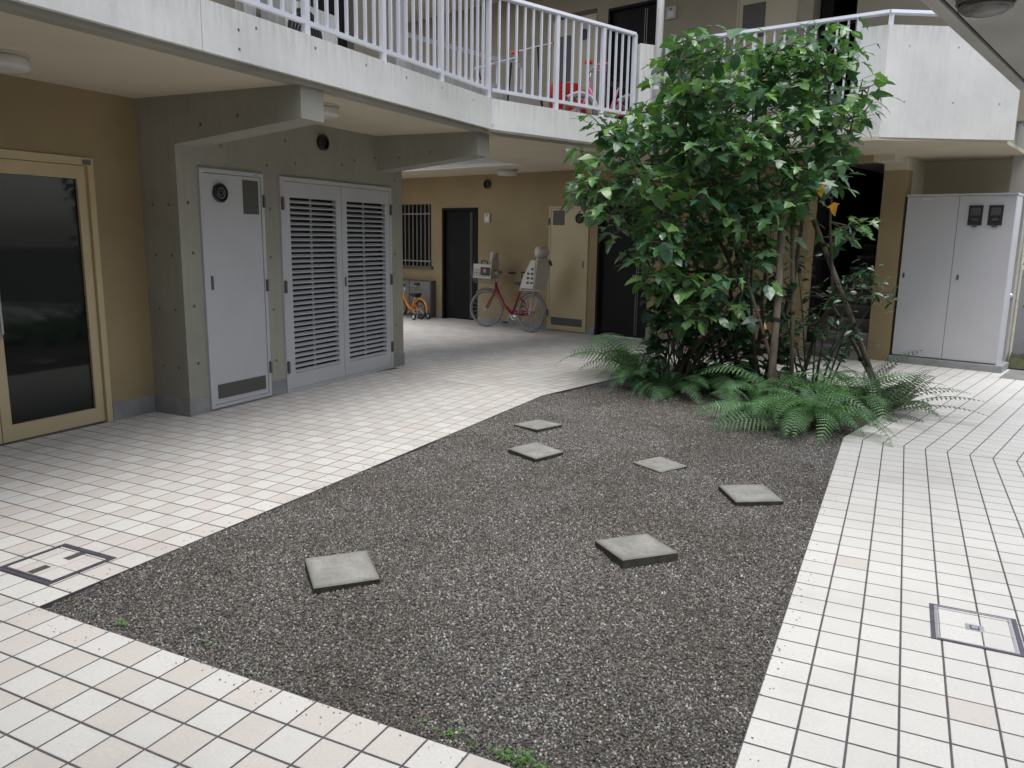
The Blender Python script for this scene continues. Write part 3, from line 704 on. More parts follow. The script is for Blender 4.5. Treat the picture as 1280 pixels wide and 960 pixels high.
# ------------------------------------------------------------ railings
def rail_run(r, P0, P1, n_bays, z0, z1, nb, end=(True, True)):
    P0 = Vector((*P0, 0)); P1 = Vector((*P1, 0)); d = (P1-P0); Ln = d.length; d.normalize()
    ang = math.atan2(d.y, d.x); Rz = Matrix.Rotation(ang, 4, 'Z')
    return P0, d, Ln, Rz
def mk_rail_meshes():
    a = MB(); a.box(-.025,.025,-.021,.021,0,1.10); b = MB(); b.box(-.0095,.0095,-.0125,.0125,0,.985)
    return a.mesh('post', M['rail']), b.mesh('baluster', M['rail'])
PM, BM = mk_rail_meshes()
def railing(name, label, pts, posts, zb=3.0, per=7, group='white railings along the upper balcony', hh=1.03):
    r = thing(name, label, 'railing', (pts[0][0], pts[0][1], zb), 0, group)
    off = .05
    path = [Vector((p[0], p[1], 0)) for p in pts]
    def at(i, t):
        a, b = path[i], path[i+1]; d = (b-a).normalized(); n = Vector((-d.y, d.x, 0))
        return a+d*t+n*off, math.atan2(d.y, d.x)
    for i, ps in enumerate(posts):
        for k, t in enumerate(ps):
            p, an = at(i, t)
            if t > .01: inst('post', PM, r, Matrix.Translation((p.x, p.y, zb-.02)) @ Matrix.Rotation(an, 4, 'Z') @ Matrix.Diagonal((1,1,hh/1.08,1)))
            if k+1 < len(ps):
                nb = max(1, round((ps[k+1]-t)/.12))
                for q in range(1, nb):
                    p2, _ = at(i, t+(ps[k+1]-t)*q/nb)
                    inst('baluster', BM, r, Matrix.Translation((p2.x, p2.y, zb+.095)) @ Matrix.Rotation(an, 4, 'Z') @ Matrix.Diagonal((1,1,(hh-.09)/.985,1)))
                pa, _ = at(i, t+.025); pb, _ = at(i, ps[k+1]-.025)
                b = MB(); dd_ = (pb-pa).normalized(); b.T = Matrix.Translation((pa.x, pa.y, 0)) @ Matrix.Rotation(an, 4, 'Z')
                b.box(0, (pb-pa).length, -.017, .017, zb+.08, zb+.112); b.build('bottom_rail', M['rail'], r)
    tp = []
    for i in range(len(path)):
        if i == 0: p, _ = at(0, posts[0][0]); tp.append(p)
        elif i == len(path)-1: p, _ = at(i-1, posts[-1][-1] if posts[-1] else (path[i]-path[i-1]).length); tp.append(p)
        else:
            p1, _ = at(i-1, (path[i]-path[i-1]).length); p2, _ = at(i, 0); tp.append((p1+p2)/2)
    b = MB()
    for i in range(len(tp)-1):
        dv = tp[i+1]-tp[i]; an = math.atan2(dv.y, dv.x)
        b.T = Matrix.Translation((tp[i].x, tp[i].y, zb+hh)) @ Matrix.Rotation(an, 4, 'Z')
        l = dv.length; h = .029
        b.add([(0,-h,-.012),(0,-h*.72,.022),(0,h*.72,.022),(0,h,-.012),(0,h*.7,-.026),(0,-h*.7,-.026)]+[(l,-h,-.012),(l,-h*.72,.022),(l,h*.72,.022),(l,h,-.012),(l,h*.7,-.026),(l,-h*.7,-.026)],
              [(0,1,7,6),(1,2,8,7),(2,3,9,8),(3,4,10,9),(4,5,11,10),(5,0,6,11),(0,5,4,3,2,1),(6,7,8,9,10,11)])
    b.build('top_rail', M['rail'], r)
    return r
L1 = 7.72+3.4
LFA = (Vector(FA)-Vector(KP)).length
railing('balcony_railing', 'long white balcony railing over the left walkway bending toward the downpipe', [(-4.05,-3.4), KP, FA],
        [[8.26-.965*k for k in range(8, 0, -1)]+[8.26, 9.225, 10.16, 11.14-.03], [0, .98, 1.75, LFA-.05]])
L3 = (Vector(F2)-Vector(FB)).length
railing('balcony_railing', 'white balcony railing behind the tree crown ending on the tall solid parapet', [FB, FC, FD],
        [[.08, L3/2, L3-.03], []], hh=.965)
rr_ = [o for o in bpy.data.objects if o.name.startswith('balcony_railing')][-1]
pp = MB(); c_ = Vector(FC)+Vector((0.01, .06)); pp.box(c_.x-.025,c_.x+.025,c_.y-.02,c_.y+.03,3.82,3.95); pp.build('post', M['rail'], rr_)

# ------------------------------------------------------------ downpipe
dpp = Vector(FB)+Vector((-.0,-.075))
t_ = thing('downpipe', 'slim white rainwater downpipe running up past the balcony corner behind the tree', 'pipe', (dpp.x, dpp.y, 0))
b = MB(); b.cyl((dpp.x,dpp.y,2.45),(dpp.x,dpp.y,6),.045,14); b.build('pipe', M['fascia'], t_, smooth=True)
b = MB(); b.cyl((dpp.x,dpp.y,2.4),(dpp.x,dpp.y,2.5),.054,14); b.cyl((dpp.x,dpp.y,3.4),(dpp.x,dpp.y,3.44),.052,14); b.build('pipe_collar', M['fascia'], t_)

# ------------------------------------------------------------ ceiling lights
def ceiling_light(p, z, label, rad=.165):
    t = thing('ceiling_light', label, 'lamp', (p[0], p[1], z), 0, 'round ceiling lights under the balconies')
    b = MB(); b.lathe((p[0],p[1],z-.022), [(rad*1.03,0),(rad*1.03,.022),(rad*.8,.022)], 32); b.build('base_plate', M['white_plastic'], t)
    b = MB(); b.lathe((p[0],p[1],z-.095), [(rad*.6,-.006),(rad*.93,.002),(rad,.015),(rad,.058),(rad*.96,.072)], 32); b.build('lamp_cover', M['lamp'], t, smooth=True)
    return t
ceiling_light((-4.62,5.62), ZC, 'white round ceiling light just past the first concrete beam')
ceiling_light(tuple(E(-8.75,10.2)[:2]), ZC, 'white round ceiling light in the far corridor by the light well')
ceiling_light((-5.197,3.27), ZC, 'white round ceiling light at the left edge over the glazed door')
tl_ = thing('ceiling_light', 'grey ringed dome light under the overhanging soffit at upper right', 'lamp', (.28,5.66,3.0), 0, 'round ceiling lights under the balconies')
M['smoky'] = mat('smoky_lamp_glass', (.17,.165,.155), .2, .05, 5)
b = MB(); b.lathe((.28,5.66,2.965), [(.155,0),(.16,.035),(.1,.035)], 32); b.build('base_plate', M['hinge'], tl_, smooth=True)
b = MB(); b.lathe((.28,5.66,2.89), [(.05,0),(.10,.008),(.128,.026),(.138,.05),(.14,.075)], 32); b.build('lamp_cover', M['smoky'], tl_, smooth=True)
b = MB(); b.ring((.28,5.66,2.935),(0,0,1),.138,.008,32,6); b.ring((.28,5.66,2.965),(0,0,1),.152,.009,32,6); b.build('guard_ring', M['hinge'], tl_, smooth=True)

# ------------------------------------------------------------ meter cabinet
mc = thing('meter_cabinet', 'tall pale grey two door meter cabinet on a concrete plinth', 'cabinet', tuple(E(-2.28,11.55)), A14)
b = MB(TE); b.box(-2.905,-1.59,11.30,11.82,-.01,.085); b.build('plinth', M['skirt'], mc)
b = MB(TE); b.box(-2.885,-1.665,11.385,11.79,.087,2.16); b.build('cabinet_body', M['cabinet'], mc)
b = MB(TE); b.box(-2.895,-1.655,11.33,11.80,2.162,2.185); b.build('cabinet_roof', M['cabinet'], mc)
for x0, x1 in ((-2.883,-2.284), (-2.278,-1.668)):
    b = MB(TE); b.box(x0,x1,11.355,11.383,.105,2.158); d_ = b.build('cabinet_door', M['cabinet'], mc)
    lx = x0+.045 if x0 < -2.5 else x0+.075
    b = MB(TE); b.cyl((lx,11.345,1.15),(lx,11.355,1.15),.014,12); b.box(lx-.012,lx+.012,11.351,11.355,1.12,1.185); b.build('latch', M['hinge'], d_)
b = MB(TE); b.box(-2.69,-2.58,11.351,11.355,2.11,2.135); b.build('name_plate', M['rail'], mc)
for x in (-2.085,-1.868):
    b = MB(TE); b.box(x-.077,x+.077,11.340,11.355,1.80,2.04); mo = b.build('meter_window', M['black'], mc)
    b = MB(TE); b.box(x-.052,x+.052,11.337,11.340,1.92,2.01); b.build('meter_dial', mat('meter_dial_grey',(.09,.09,.09),.3), mo)
    b = MB(TE); b.box(x-.035,x+.035,11.337,11.340,1.86,1.88); b.build('meter_label', M['hinge'], mo)
    b = MB(TE); b.box(x-.03,x+.03,11.34,11.355,1.775,1.79); b.build('meter_catch', M['hinge'], mo)

# gate post, gate and mossy ground past the cabinet
gt = thing('concrete_post', 'tall grey concrete post squeezed behind the right side of the meter cabinet', 'post', tuple(E(-1.72,11.9)), A14)
b = MB(TE); b.box(-1.83,-1.64,11.83,12.02,0,3.6); b.build('shaft', M['soffit_grey'], gt)
b = MB(TE); b.cyl((-1.67,11.83,.93),(-1.67,11.78,.93),.032,14); b.build('door_knob', M['steel'], gt, smooth=True)
mg = MB(TE)
for i in range(14):
    for j in range(8):
        mg.v.append(TE @ Vector((-1.6+i*.12, 11.75+j*.11, .02+.22*math.sin(PI*min(1,j/7))**.7*(.7+.3*math.sin(i*1.7+j)))))
mg.f = [(j+i*8, j+1+i*8, j+1+(i+1)*8, j+(i+1)*8) for i in range(13) for j in range(7)]; mg.mi = [0]*len(mg.f)
mg.build('mossy_mound', M['moss'], kind='structure')
b = MB(TE); b.box(-1.55,3,10.9,11.75,-.03,.004); b.build('asphalt_strip', M['step'], kind='structure')

# ------------------------------------------------------------ stepping stones
stones = [((-2.25,2.80),.30,48,'stepping stone slab nearest the front left corner of the gravel'), ((-1.10,3.72),.31,46,'stepping stone slab in the front right part of the gravel'),
          ((-.735,4.91),.30,32,'stepping stone slab closest to the right tile walkway'), ((-1.43,5.34),.27,62,'low sunken stepping stone in the middle distance'),
          ((-2.33,5.18),.29,70,'stepping stone slab below the farthest one'), ((-2.66,5.95),.29,68,'farthest stepping stone slab toward the ferns')]
for k, ((x, y), s, a, lb) in enumerate(stones):
    t = (.036, .034, .032, .008, .028, .024)[k]
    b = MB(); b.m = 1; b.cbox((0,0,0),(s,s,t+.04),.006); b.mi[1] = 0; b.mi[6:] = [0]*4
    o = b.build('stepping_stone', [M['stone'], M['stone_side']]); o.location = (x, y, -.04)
    o.rotation_euler = (Matrix.Rotation(R_(a),4,'Z') @ Matrix.Rotation(R_((4,-3,1.5,1,3,-2)[k]),4,'X')).to_euler()
    tag(o, lb, 'stepping stone', 'square concrete stepping stones set in the gravel')
# ------------------------------------------------------------ access covers
def cover(x0, x1, y0, y1, label, bright):
    t = thing('access_cover', label, 'manhole cover', ((x0+x1)/2,(y0+y1)/2,0))
    fw = .012
    b = MB()
    b.box(x0,x0+fw,y0,y1,-.01,.004); b.box(x1-fw,x1,y0,y1,-.01,.004); b.box(x0+fw,x1-fw,y0,y0+fw*1.8,-.01,.004); b.box(x0+fw,x1-fw,y1-fw*1.8,y1,-.01,.004)
    if bright:
        b = MB(); b.box(x0,x0+.018,y0,y1,-.01,.004); b.box(x1-.018,x1,y0,y1,-.01,.004); b.box(x0+.018,x1-.018,y0,y0+.008,-.01,.004); b.box(x0+.018,x1-.018,y1-.008,y1,-.01,.004)
    b.build('frame', M['cover_metal'], t)
    i0, i1, j0, j1 = x0+(.018 if bright else fw), x1-(.018 if bright else fw), y0+(.008 if bright else fw*1.8), y1-(.008 if bright else fw*1.8)
    b = MB(); w_ = .008
    b.box(i0+.003,i0+.003+w_,j0+.003,j1-.003,-.008,.005); b.box(i1-.003-w_,i1-.003,j0+.003,j1-.003,-.008,.005)
    b.box(i0+.003+w_,i1-.003-w_,j0+.003,j0+.003+w_,-.008,.005); b.box(i0+.003+w_,i1-.003-w_,j1-.003-w_,j1-.003,-.008,.005)
    b.build('inner_rim', M['steel'] if bright else M['cover_metal'], t)
    k0, k1, l0, l1 = i0+.014, i1-.014, j0+.014, j1-.014
    b = MB(); b.box(k0,k1,l0,l1,-.009,.001); b.build('tray', M['grout'], t)
    gx = GX0+math.ceil((k0-GX0)/TP)*TP; gy = GY0+math.ceil((l0-GY0)/TP)*TP
    xs = [k0]+[v for v in (gx, gx+TP, gx+2*TP) if k0+.01 < v < k1-.01]+[k1]; ys = [l0]+[v for v in (gy, gy+TP, gy+2*TP) if l0+.01 < v < l1-.01]+[l1]
    for i in range(len(xs)-1):
        for j in range(len(ys)-1):
            g2 = .0025
            q = [(xs[i]+g2,ys[j]+g2),(xs[i+1]-g2,ys[j]+g2),(xs[i+1]-g2,ys[j+1]-g2),(xs[i]+g2,ys[j+1]-g2)]
            b = MB(); tile_mesh(q, b, -.005, .0042); b.build('tile', M['tile_pink'] if (i+j) % 2 and not bright else M['tile_white'], t)
    cx, cy = (x0+x1)/2, (y0+y1)/2
    if bright:
        b = MB(); b.box(cx-.034,cx+.034,cy-.03,cy+.03,.003,.0055); h = b.build('lifting_plate', M['steel'], t)
        b = MB(); b.box(cx-.018,cx+.018,cy-.016,cy+.016,.0055,.007); b.build('lifting_key', M['cover_metal'], h)
        b = MB(); b.box(cx-.012,cx+.012,cy-.011,cy+.011,.007,.0082); b.build('key_cap', M['steel'], h)
    else:
        for dy in (-.09, .09):
            b = MB(); b.box(cx-.022,cx+.022,cy+dy-.045,cy+dy+.045,.0032,.0055); h = b.build('lifting_plate', M['hinge'], t)
    return t
cover(-3.72, -3.335, 2.085, 2.435, 'dark framed square access cover inlaid with tiles on the left walkway', False)
cover(.237, .566, 3.425, 3.775, 'bright steel framed square access cover inlaid with tiles on the right walkway', True)

#PART2
# ------------------------------------------------------------ wall boxes
def wallbox(name, label, cat, x, z, w_, h_, extra=True, group=None):
    c = E(x, BW, z); t = thing(name, label, cat, tuple(c), A14, group)
    b = MB(TE); b.box(x-w_/2,x+w_/2,BW-.03,BW-.001,z-h_/2,z+h_/2); b.build('housing', M['white_plastic'], t)
    b = MB(TE); b.box(x-w_*.3,x+w_*.3,BW-.034,BW-.03,z-h_*.32,z+h_*.1); b.build('face_plate', M['rail'], t)
    b = MB(TE); b.box(x-w_*.12,x+w_*.12,BW-.034,BW-.03,z+h_*.2,z+h_*.36); b.build('button', M['hinge'], t)
wallbox('intercom', 'small pale intercom beside the dark ground floor door left of the red bicycle', 'intercom', -9.74, 1.90, .13, .17)
wallbox('intercom', 'small pale intercom on the upper floor wall right of the downpipe', 'intercom', -6.19, 4.80, .16, .17)

# low grey locker under the window
lk = thing('low_locker', 'low grey wall locker under the barred window behind the yellow bicycle', 'locker', tuple(E(-11.6,10.7,0)), A14)
b = MB(TE); b.box(-12.3,-11.08,10.72,BW-.002,.02,.71); b.build('locker_body', M['hinge'], lk)
for k in range(2):
    b = MB(TE); b.box(-12.28+k*.6,-11.70+k*.6,10.705,10.719,.06,.69); b.build('locker_door', M['step'], lk)

# air conditioner on the upper balcony
ac = thing('air_conditioner', 'outdoor air conditioner unit with dark round fan on the upper balcony at left', 'air conditioner', (-5.2,6.0,2.95))
b = MB(); b.box(-5.38,-5.10,5.78,6.50,3.05,3.62); b.build('casing', M['fascia'], ac)
b = MB(); b.lathe((-5.099,6.03,3.35), [(.23,0),(.23,.012),(.20,.012),(.19,.002)], 28, (1,0,0)); b.build('fan_grille', M['black'], ac)
b = MB()
for k in range(5): b.ring((-5.085,6.03,3.35),(1,0,0),.04+.038*k,.004,24,4)
b.build('fan_guard', M['hinge'], ac)
for y in (5.85, 6.4):
    b = MB(); b.box(-5.4,-5.08,y,y+.06,2.951,3.05); b.build('foot', M['black'], ac)
b = MB(); b.box(-5.0995,-5.095,6.32,6.44,3.08,3.12); b.build('drain_slot', M['black'], ac)

# ------------------------------------------------------------ bicycles
def bicycle(name, label, loc, rz, P, steer=0, lean=0):
    t = thing(name, label, 'bicycle')
    R1 = P['R']; wb = P['wb']; tr = P.get('tyre', .02); fr = M[P['frame']]; tm = M[P['tyre_mat']]
    xr, xf = -wb/2, wb/2
    hx, hz = xf-.13*wb, R1+.42*P['h']                       # head tube
    def wheel(x, T):
        b = MB(T); b.ring((x,0,R1),(0,1,0),R1-tr,tr,32,8); w_ = b.build('wheel', tm, t, smooth=True)
        b = MB(T); b.ring((x,0,R1),(0,1,0),R1-2.1*tr,tr*.55,32,6); b.build('rim', M['hinge'], w_, smooth=True)
        b = MB(T)
        for k in range(P.get('spokes', 18)):
            a = 2*PI*k/P.get('spokes', 18); s = .02 if k % 2 else -.02
            b.tube([(x,s,R1),(x+(R1-2*tr)*math.cos(a),0,R1+(R1-2*tr)*math.sin(a))], .0014, 3)
        b.build('spokes', M['steel'], w_, kind='stuff')
        b = MB(T); b.cyl((x,-.045,R1),(x,.045,R1),.018,10); b.build('hub', M['steel'], w_)
        b = MB(T); b.ring((x,0,R1),(0,1,0),R1+tr*.9,.016,20,6,(-PI*.06,PI*.78) if x < 0 else (PI*.02,PI*.72)); b.build('mudguard', M[P.get('guard', 'steel')], t)
    TS = Matrix.Translation((hx,0,0)) @ Matrix.Rotation(steer,4,'Z') @ Matrix.Translation((-hx,0,0))
    wheel(xr, I4); wheel(xf, TS)
    bbx, bbz = -.08*wb, R1*.82
    sx, sz = -.22*wb, R1+.36*P['h']
    b = MB(); b.tube([(hx-.01,0,hz),(hx-.2*wb,0,R1+.12*P['h']),(bbx,0,bbz)], .024, 8); b.tube([(bbx,0,bbz),(sx,0,sz)], .019, 8)
    for s in (-.04,.04): b.tube([(bbx,s*.6,bbz),(xr,s,R1)], .011, 6); b.tube([(sx*.97,s*.5,sz-.1),(xr,s,R1)], .009, 6)
    b.build('frame', fr, t, smooth=True)
    b = MB(TS); b.tube([(hx+.005,0,hz-.16),(hx-.02,0,hz+.05)], .023, 8)
    for s in (-.045,.045): b.tube([(hx+.01,s*.5,hz-.15),(hx+.03,s,hz-.2),(xf,s,R1)], .012, 6)
    b.build('fork', fr, t, smooth=True)
    top = hz+P['bar']
    b = MB(TS); b.tube([(hx-.02,0,hz+.04),(hx-.04,0,top)], .013, 8); hw = P.get('hw', .27)
    b.tube([(hx-.16,-hw,top+.06),(hx-.08,-hw*.7,top+.05),(hx-.03,-.06,top),(hx-.03,.06,top),(hx-.08,hw*.7,top+.05),(hx-.16,hw,top+.06)], .011, 8)
    hb = b.build('handlebar', M['steel'], t, smooth=True)
    for s in (-1,1):
        b = MB(TS); b.tube([(hx-.13,s*hw*.9,top+.057),(hx-.24,s*hw*1.12,top+.066)], .017, 8); b.build('grip', M[P.get('grip','black')], hb, smooth=True)
        b = MB(TS); b.tube([(hx-.07,s*hw*.7,top+.04),(hx-.17,s*hw,top+.02)], .006, 5); b.build('brake_lever', M['steel'], hb)
    b = MB(); b.cyl((sx,0,sz-.02),(sx-.03,0,sz+P['sp']),.013,8); b.build('seat_post', M['steel'], t)
    b = MB(); zz = sz+P['sp']
    b.add([(sx+.16,-.018,zz+.03),(sx+.16,.018,zz+.03),(sx+.02,-.045,zz+.035),(sx+.02,.045,zz+.035),(sx-.10,-.095,zz+.045),(sx-.10,.095,zz+.045),(sx-.13,-.06,zz+.05),(sx-.13,.06,zz+.05),
           (sx+.14,-.012,zz-.01),(sx+.14,.012,zz-.01),(sx-.10,-.06,zz-.03),(sx-.10,.06,zz-.03)],
          [(0,2,3,1),(2,4,5,3),(4,6,7,5),(8,9,11,10),(0,1,9,8),(0,8,10,4,2),(1,3,5,11,9),(6,4,10),(5,7,11),(6,10,11,7)])
    b.build('saddle', M[P.get('saddle','black')], t)
    b = MB(); b.ring((bbx,-.05,bbz),(0,1,0),.075*P['h']+.02,.006,20,5); b.lathe((bbx,-.055,bbz),[(.05,0),(.05,.006)],16,(0,1,0)); b.build('chainring', M['steel'], t)
    for s in (-1,1):
        b = MB(); b.tube([(bbx,s*.06,bbz),(bbx+s*.06,s*.075,bbz-s*.14*P['h'])], .009, 6); c_ = b.build('crank_arm', M['steel'], t)
        b = MB(); b.box(bbx+s*.06-.04,bbx+s*.06+.04,s*.08,s*.16,bbz-s*.14*P['h']-.012,bbz-s*.14*P['h']+.012); b.build('pedal', M['black'], c_)
    b = MB(); b.box(xr-.02, bbx, -.062,-.05, R1*.78, R1*1.08) if P.get('chaincase') else b.tube([(bbx,-.05,bbz+.06),(xr,-.05,R1+.03)],.004,4); b.build('chain_guard' if P.get('chaincase') else 'chain', M[P.get('case','black')], t)
    if P.get('rack'):
        b = MB(); rz_ = 2*R1+.06
        for s in (-.06,.06): b.tube([(sx-.03,s,rz_-.02),(xr-.22,s,rz_)], .007, 5); b.tube([(xr-.08,s,rz_),(xr,s*.9,R1)], .006, 5)
        for k in range(4): b.tube([(xr-.2+k*.1,-.06,rz_),(xr-.2+k*.1,.06,rz_)], .006, 5)
        b.build('rear_rack', M['steel'], t)
    if P.get('basket'):
        b = MB(TS); bz = hz+.02; x0, x1 = hx+.03, hx+.35
        for k in range(5):
            z = bz+k*.055; e = .015*k
            b.tube([(x0-e*.3,-.14-e,z),(x1+e,-.14-e,z),(x1+e,.14+e,z),(x0-e*.3,.14+e,z),(x0-e*.3,-.14-e,z)], .0035, 4)
        for k in range(9):
            y = -.14+k*.035; b.tube([(x0,y,bz),(x1,y,bz),(x1+.06,y*1.4,bz+.22)], .003, 4)
        for k in range(9):
            x = x0+k*.04
            for s in (-1,1): b.tube([(x,s*.14,bz),(x+.007*k-.02,s*.2,bz+.22)], .003, 4)
        b.build('front_basket', M['hinge'], t)
    if P.get('child_seat'):
        z0 = 2*R1+.08; x0 = xr-.02
        b = MB(); b.box(x0-.15,x0+.16,-.15,.15,z0,z0+.045)
        for s in (-1,1):
            b.add([(x0-.15,s*.165,z0),(x0+.16,s*.165,z0),(x0+.10,s*.165,z0+.18),(x0-.06,s*.165,z0+.46),(x0-.17,s*.165,z0+.46),
                   (x0-.15,s*.15,z0),(x0+.16,s*.15,z0),(x0+.10,s*.15,z0+.18),(x0-.06,s*.15,z0+.46),(x0-.17,s*.15,z0+.46)],
                  [(0,1,2,3,4),(9,8,7,6,5),(0,5,6,1),(1,6,7,2),(2,7,8,3),(3,8,9,4),(4,9,5,0)])
        b.add([(x0-.17,-.15,z0+.04),(x0-.15,-.15,z0+.04),(x0-.15,.15,z0+.04),(x0-.17,.15,z0+.04),(x0-.20,-.15,z0+.5),(x0-.175,-.15,z0+.5),(x0-.175,.15,z0+.5),(x0-.20,.15,z0+.5)],
              [(0,1,2,3),(7,6,5,4),(0,4,5,1),(1,5,6,2),(2,6,7,3),(3,7,4,0)])
        cs = b.build('child_seat', M['white_plastic'], t)
        for s in (-1,1):
            for k in range(4):
                for q in range(2):
                    xx = x0-.11+q*.09; zz_ = z0+.09+k*.075
                    if q == 1 and k == 3: continue
                    b = MB(); b.box(xx-.028,xx+.028,s*.1652,s*.168,zz_-.016,zz_+.02); b.build('seat_slot', M['black'], cs)
        b = MB(); b.tube([(x0-.12,-.11,z0+.60),(x0-.13,-.07,z0+.60),(x0-.13,.07,z0+.60),(x0-.12,.11,z0+.60)], [.07,.10,.10,.07], 12); b.T = I4; b.build('headrest', M['white_plastic'], cs, smooth=True)
        b = MB(); b.tube([(x0+.12,-.14,z0+.1),(x0+.2,-.12,z0+.26),(x0+.2,.12,z0+.26),(x0+.12,.14,z0+.1)], .012, 7); b.build('grab_bar', M['black'], cs)
        b = MB(); b.box(x0+.0,x0+.19,-.12,.12,z0+.046,z0+.075); b.build('seat_cushion', M['bright_red'], cs)
        b = MB(); b.tube([(x0-.1,-.12,z0+.48),(x0-.22,-.13,z0+.46),(x0-.25,-.13,z0+.40)], .02, 6); b.build('strap', M['black'], cs)
    if P.get('front_seat'):
        b = MB(TS); z0 = hz+.10; x0 = hx+.02
        b.box(x0,x0+.34,-.17,.17,z0,z0+.03); b.box(x0,x0+.34,-.17,-.155,z0+.03,z0+.24); b.box(x0,x0+.34,.155,.17,z0+.03,z0+.24)
        b.box(x0+.325,x0+.34,-.155,.155,z0+.03,z0+.22); b.box(x0,x0+.015,-.155,.155,z0+.03,z0+.33)
        fs = b.build('front_child_seat', M['white_plastic'], t)
        b = MB(TS); b.box(x0+.02,x0+.20,.1702,.176,z0+.05,z0+.19); b.build('seat_side_pad', M['black'], fs)
        b = MB(TS); b.box(x0+.09,x0+.15,.1762,.180,z0+.10,z0+.16); b.build('side_badge', M['pink'], fs)
        b = MB(TS); b.tube([(x0+.04,-.1,z0+.3),(x0+.03,-.06,z0+.42),(x0+.03,.06,z0+.42),(x0+.04,.1,z0+.3)], [.03,.05,.05,.03], 10); b.build('headrest', M['white_plastic'], fs, smooth=True)
        b = MB(TS); b.tube([(x0+.2,-.15,z0+.2),(x0+.22,-.10,z0+.3),(x0+.22,.10,z0+.3),(x0+.2,.15,z0+.2)], .01, 6); b.build('grab_bar', M['black'], fs)
    if P.get('trainers'):
        for s in (-1,1):
            b = MB(); b.ring((xr-.02,s*.17,.06),(0,1,0),.045,.018,18,7); tw = b.build('training_wheel', M['black'], t, smooth=True)
            b = MB(); b.lathe((xr-.02,s*.17-.012,.06),[(.032,0),(.032,.024)],14,(0,1,0)); b.build('training_hub', M['rail'], tw)
            b = MB(); b.tube([(xr,s*.05,R1),(xr-.01,s*.13,.12),(xr-.02,s*.15,.06)], .008, 5); b.build('trainer_bracket', M['steel'], t)
    b = MB(); b.tube([(xr+.02,.05,R1),(xr-.02,.10,.01)] if not P.get('kick') else [(xr+.03,-.06,R1),(xr+.10,-.16,.012),(xr+.06,-.18,.008)], .008, 6); b.build('kick_stand', M['steel'], t)
    M_ = Matrix.Translation(loc) @ Matrix.Rotation(rz,4,'Z') @ Matrix.Rotation(lean,4,'X')
    t.location = loc; t.rotation_euler = M_.to_euler()
    return t
adult = dict(R=.325, wb=1.08, h=1.0, frame='red_paint', tyre_mat='greytyre', bar=.16, sp=.10, rack=1, guard='hinge', child_seat=1, front_seat=1, basket=1, kick=1, spokes=20, chaincase=1, case='red_paint')
c = E(-6.06*0-8.82, 10.36, 0)
bicycle('bicycle', 'dark red bicycle with white child seats front and back parked by the beige wall', tuple(c), A14+PI+R_(-7), adult, steer=R_(24), lean=R_(4))
c = E(-11.35, 10.42, 0)
bicycle('bicycle', 'small yellow orange child bicycle with training wheels under the barred window', tuple(c), A14+PI+R_(-8), dict(R=.185, wb=.66, h=.55, frame='orange', tyre_mat='tyre', bar=.16, sp=.06, hw=.2, trainers=1, spokes=12, guard='orange'), steer=R_(15))
c = E(-4.88, 10.18, 0)
bicycle('bicycle', 'bicycle with pinkish tyres and yellow trim half hidden behind the shrub', tuple(c), A14+PI+R_(-14), dict(R=.31, wb=1.0, h=.95, frame='black', tyre_mat='purple', bar=.16, sp=.12, rack=1, kick=1, spokes=20, chaincase=1, case='gold', grip='pink', guard='gold', basket=1), steer=R_(38), lean=R_(3))
c = E(-6.02, 8.95, 2.95)
bicycle('bicycle', 'pink child bicycle behind the balcony railing next to the downpipe', tuple(c), A14+PI+R_(55), dict(R=.22, wb=.7, h=.75, frame='pink', tyre_mat='greytyre', bar=.16, sp=.08, hw=.2, spokes=12, grip='pink', guard='rail', trainers=1), steer=R_(-20))
c = E(-6.74, 9.25, 2.95)
tri = bicycle('bicycle', 'bright red child bicycle with a big red front box on the upper balcony', tuple(c), A14+PI+R_(-30), dict(R=.16, wb=.6, h=.5, frame='bright_red', tyre_mat='tyre', bar=.2, sp=.06, hw=.18, spokes=12, guard='bright_red', saddle='bright_red', grip='bright_red'), steer=R_(10))
def in_thing(t, fn, name, m):                # adds a part in the finished thing's own frame
    b = MB(); fn(b); o = bpy.data.objects.new(name, b.mesh(name, m)); COL.objects.link(o); o.parent = t; return o
in_thing(tri, lambda b: b.add([(.30,-.14,.42),(.52,-.14,.42),(.52,.14,.42),(.30,.14,.42),(.26,-.19,.76),(.56,-.19,.76),(.56,.19,.76),(.26,.19,.76),(.28,-.17,.75),(.54,-.17,.75),(.54,.17,.75),(.28,.17,.75),(.31,-.13,.46),(.51,-.13,.46),(.51,.13,.46),(.31,.13,.46)],
    [(0,3,2,1),(0,1,5,4),(1,2,6,5),(2,3,7,6),(3,0,4,7),(4,5,9,8),(5,6,10,9),(6,7,11,10),(7,4,8,11),(8,9,13,12),(9,10,14,13),(10,11,15,14),(11,8,12,15),(12,13,14,15)]), 'front_box', M['bright_red'])
in_thing(tri, lambda b: b.tube([(-.30,0,.30),(-.42,0,.62),(-.43,0,.90)], .012, 7), 'push_handle', M['steel'])
in_thing(tri, lambda b: b.tube([(-.43,-.05,.90),(-.43,.05,.90)], .028, 9), 'push_grip', M['bright_red'])
in_thing(tri, lambda b: b.box(-.12,.14,-.16,.16,.04,.12), 'foot_board', M['blue_plastic'])

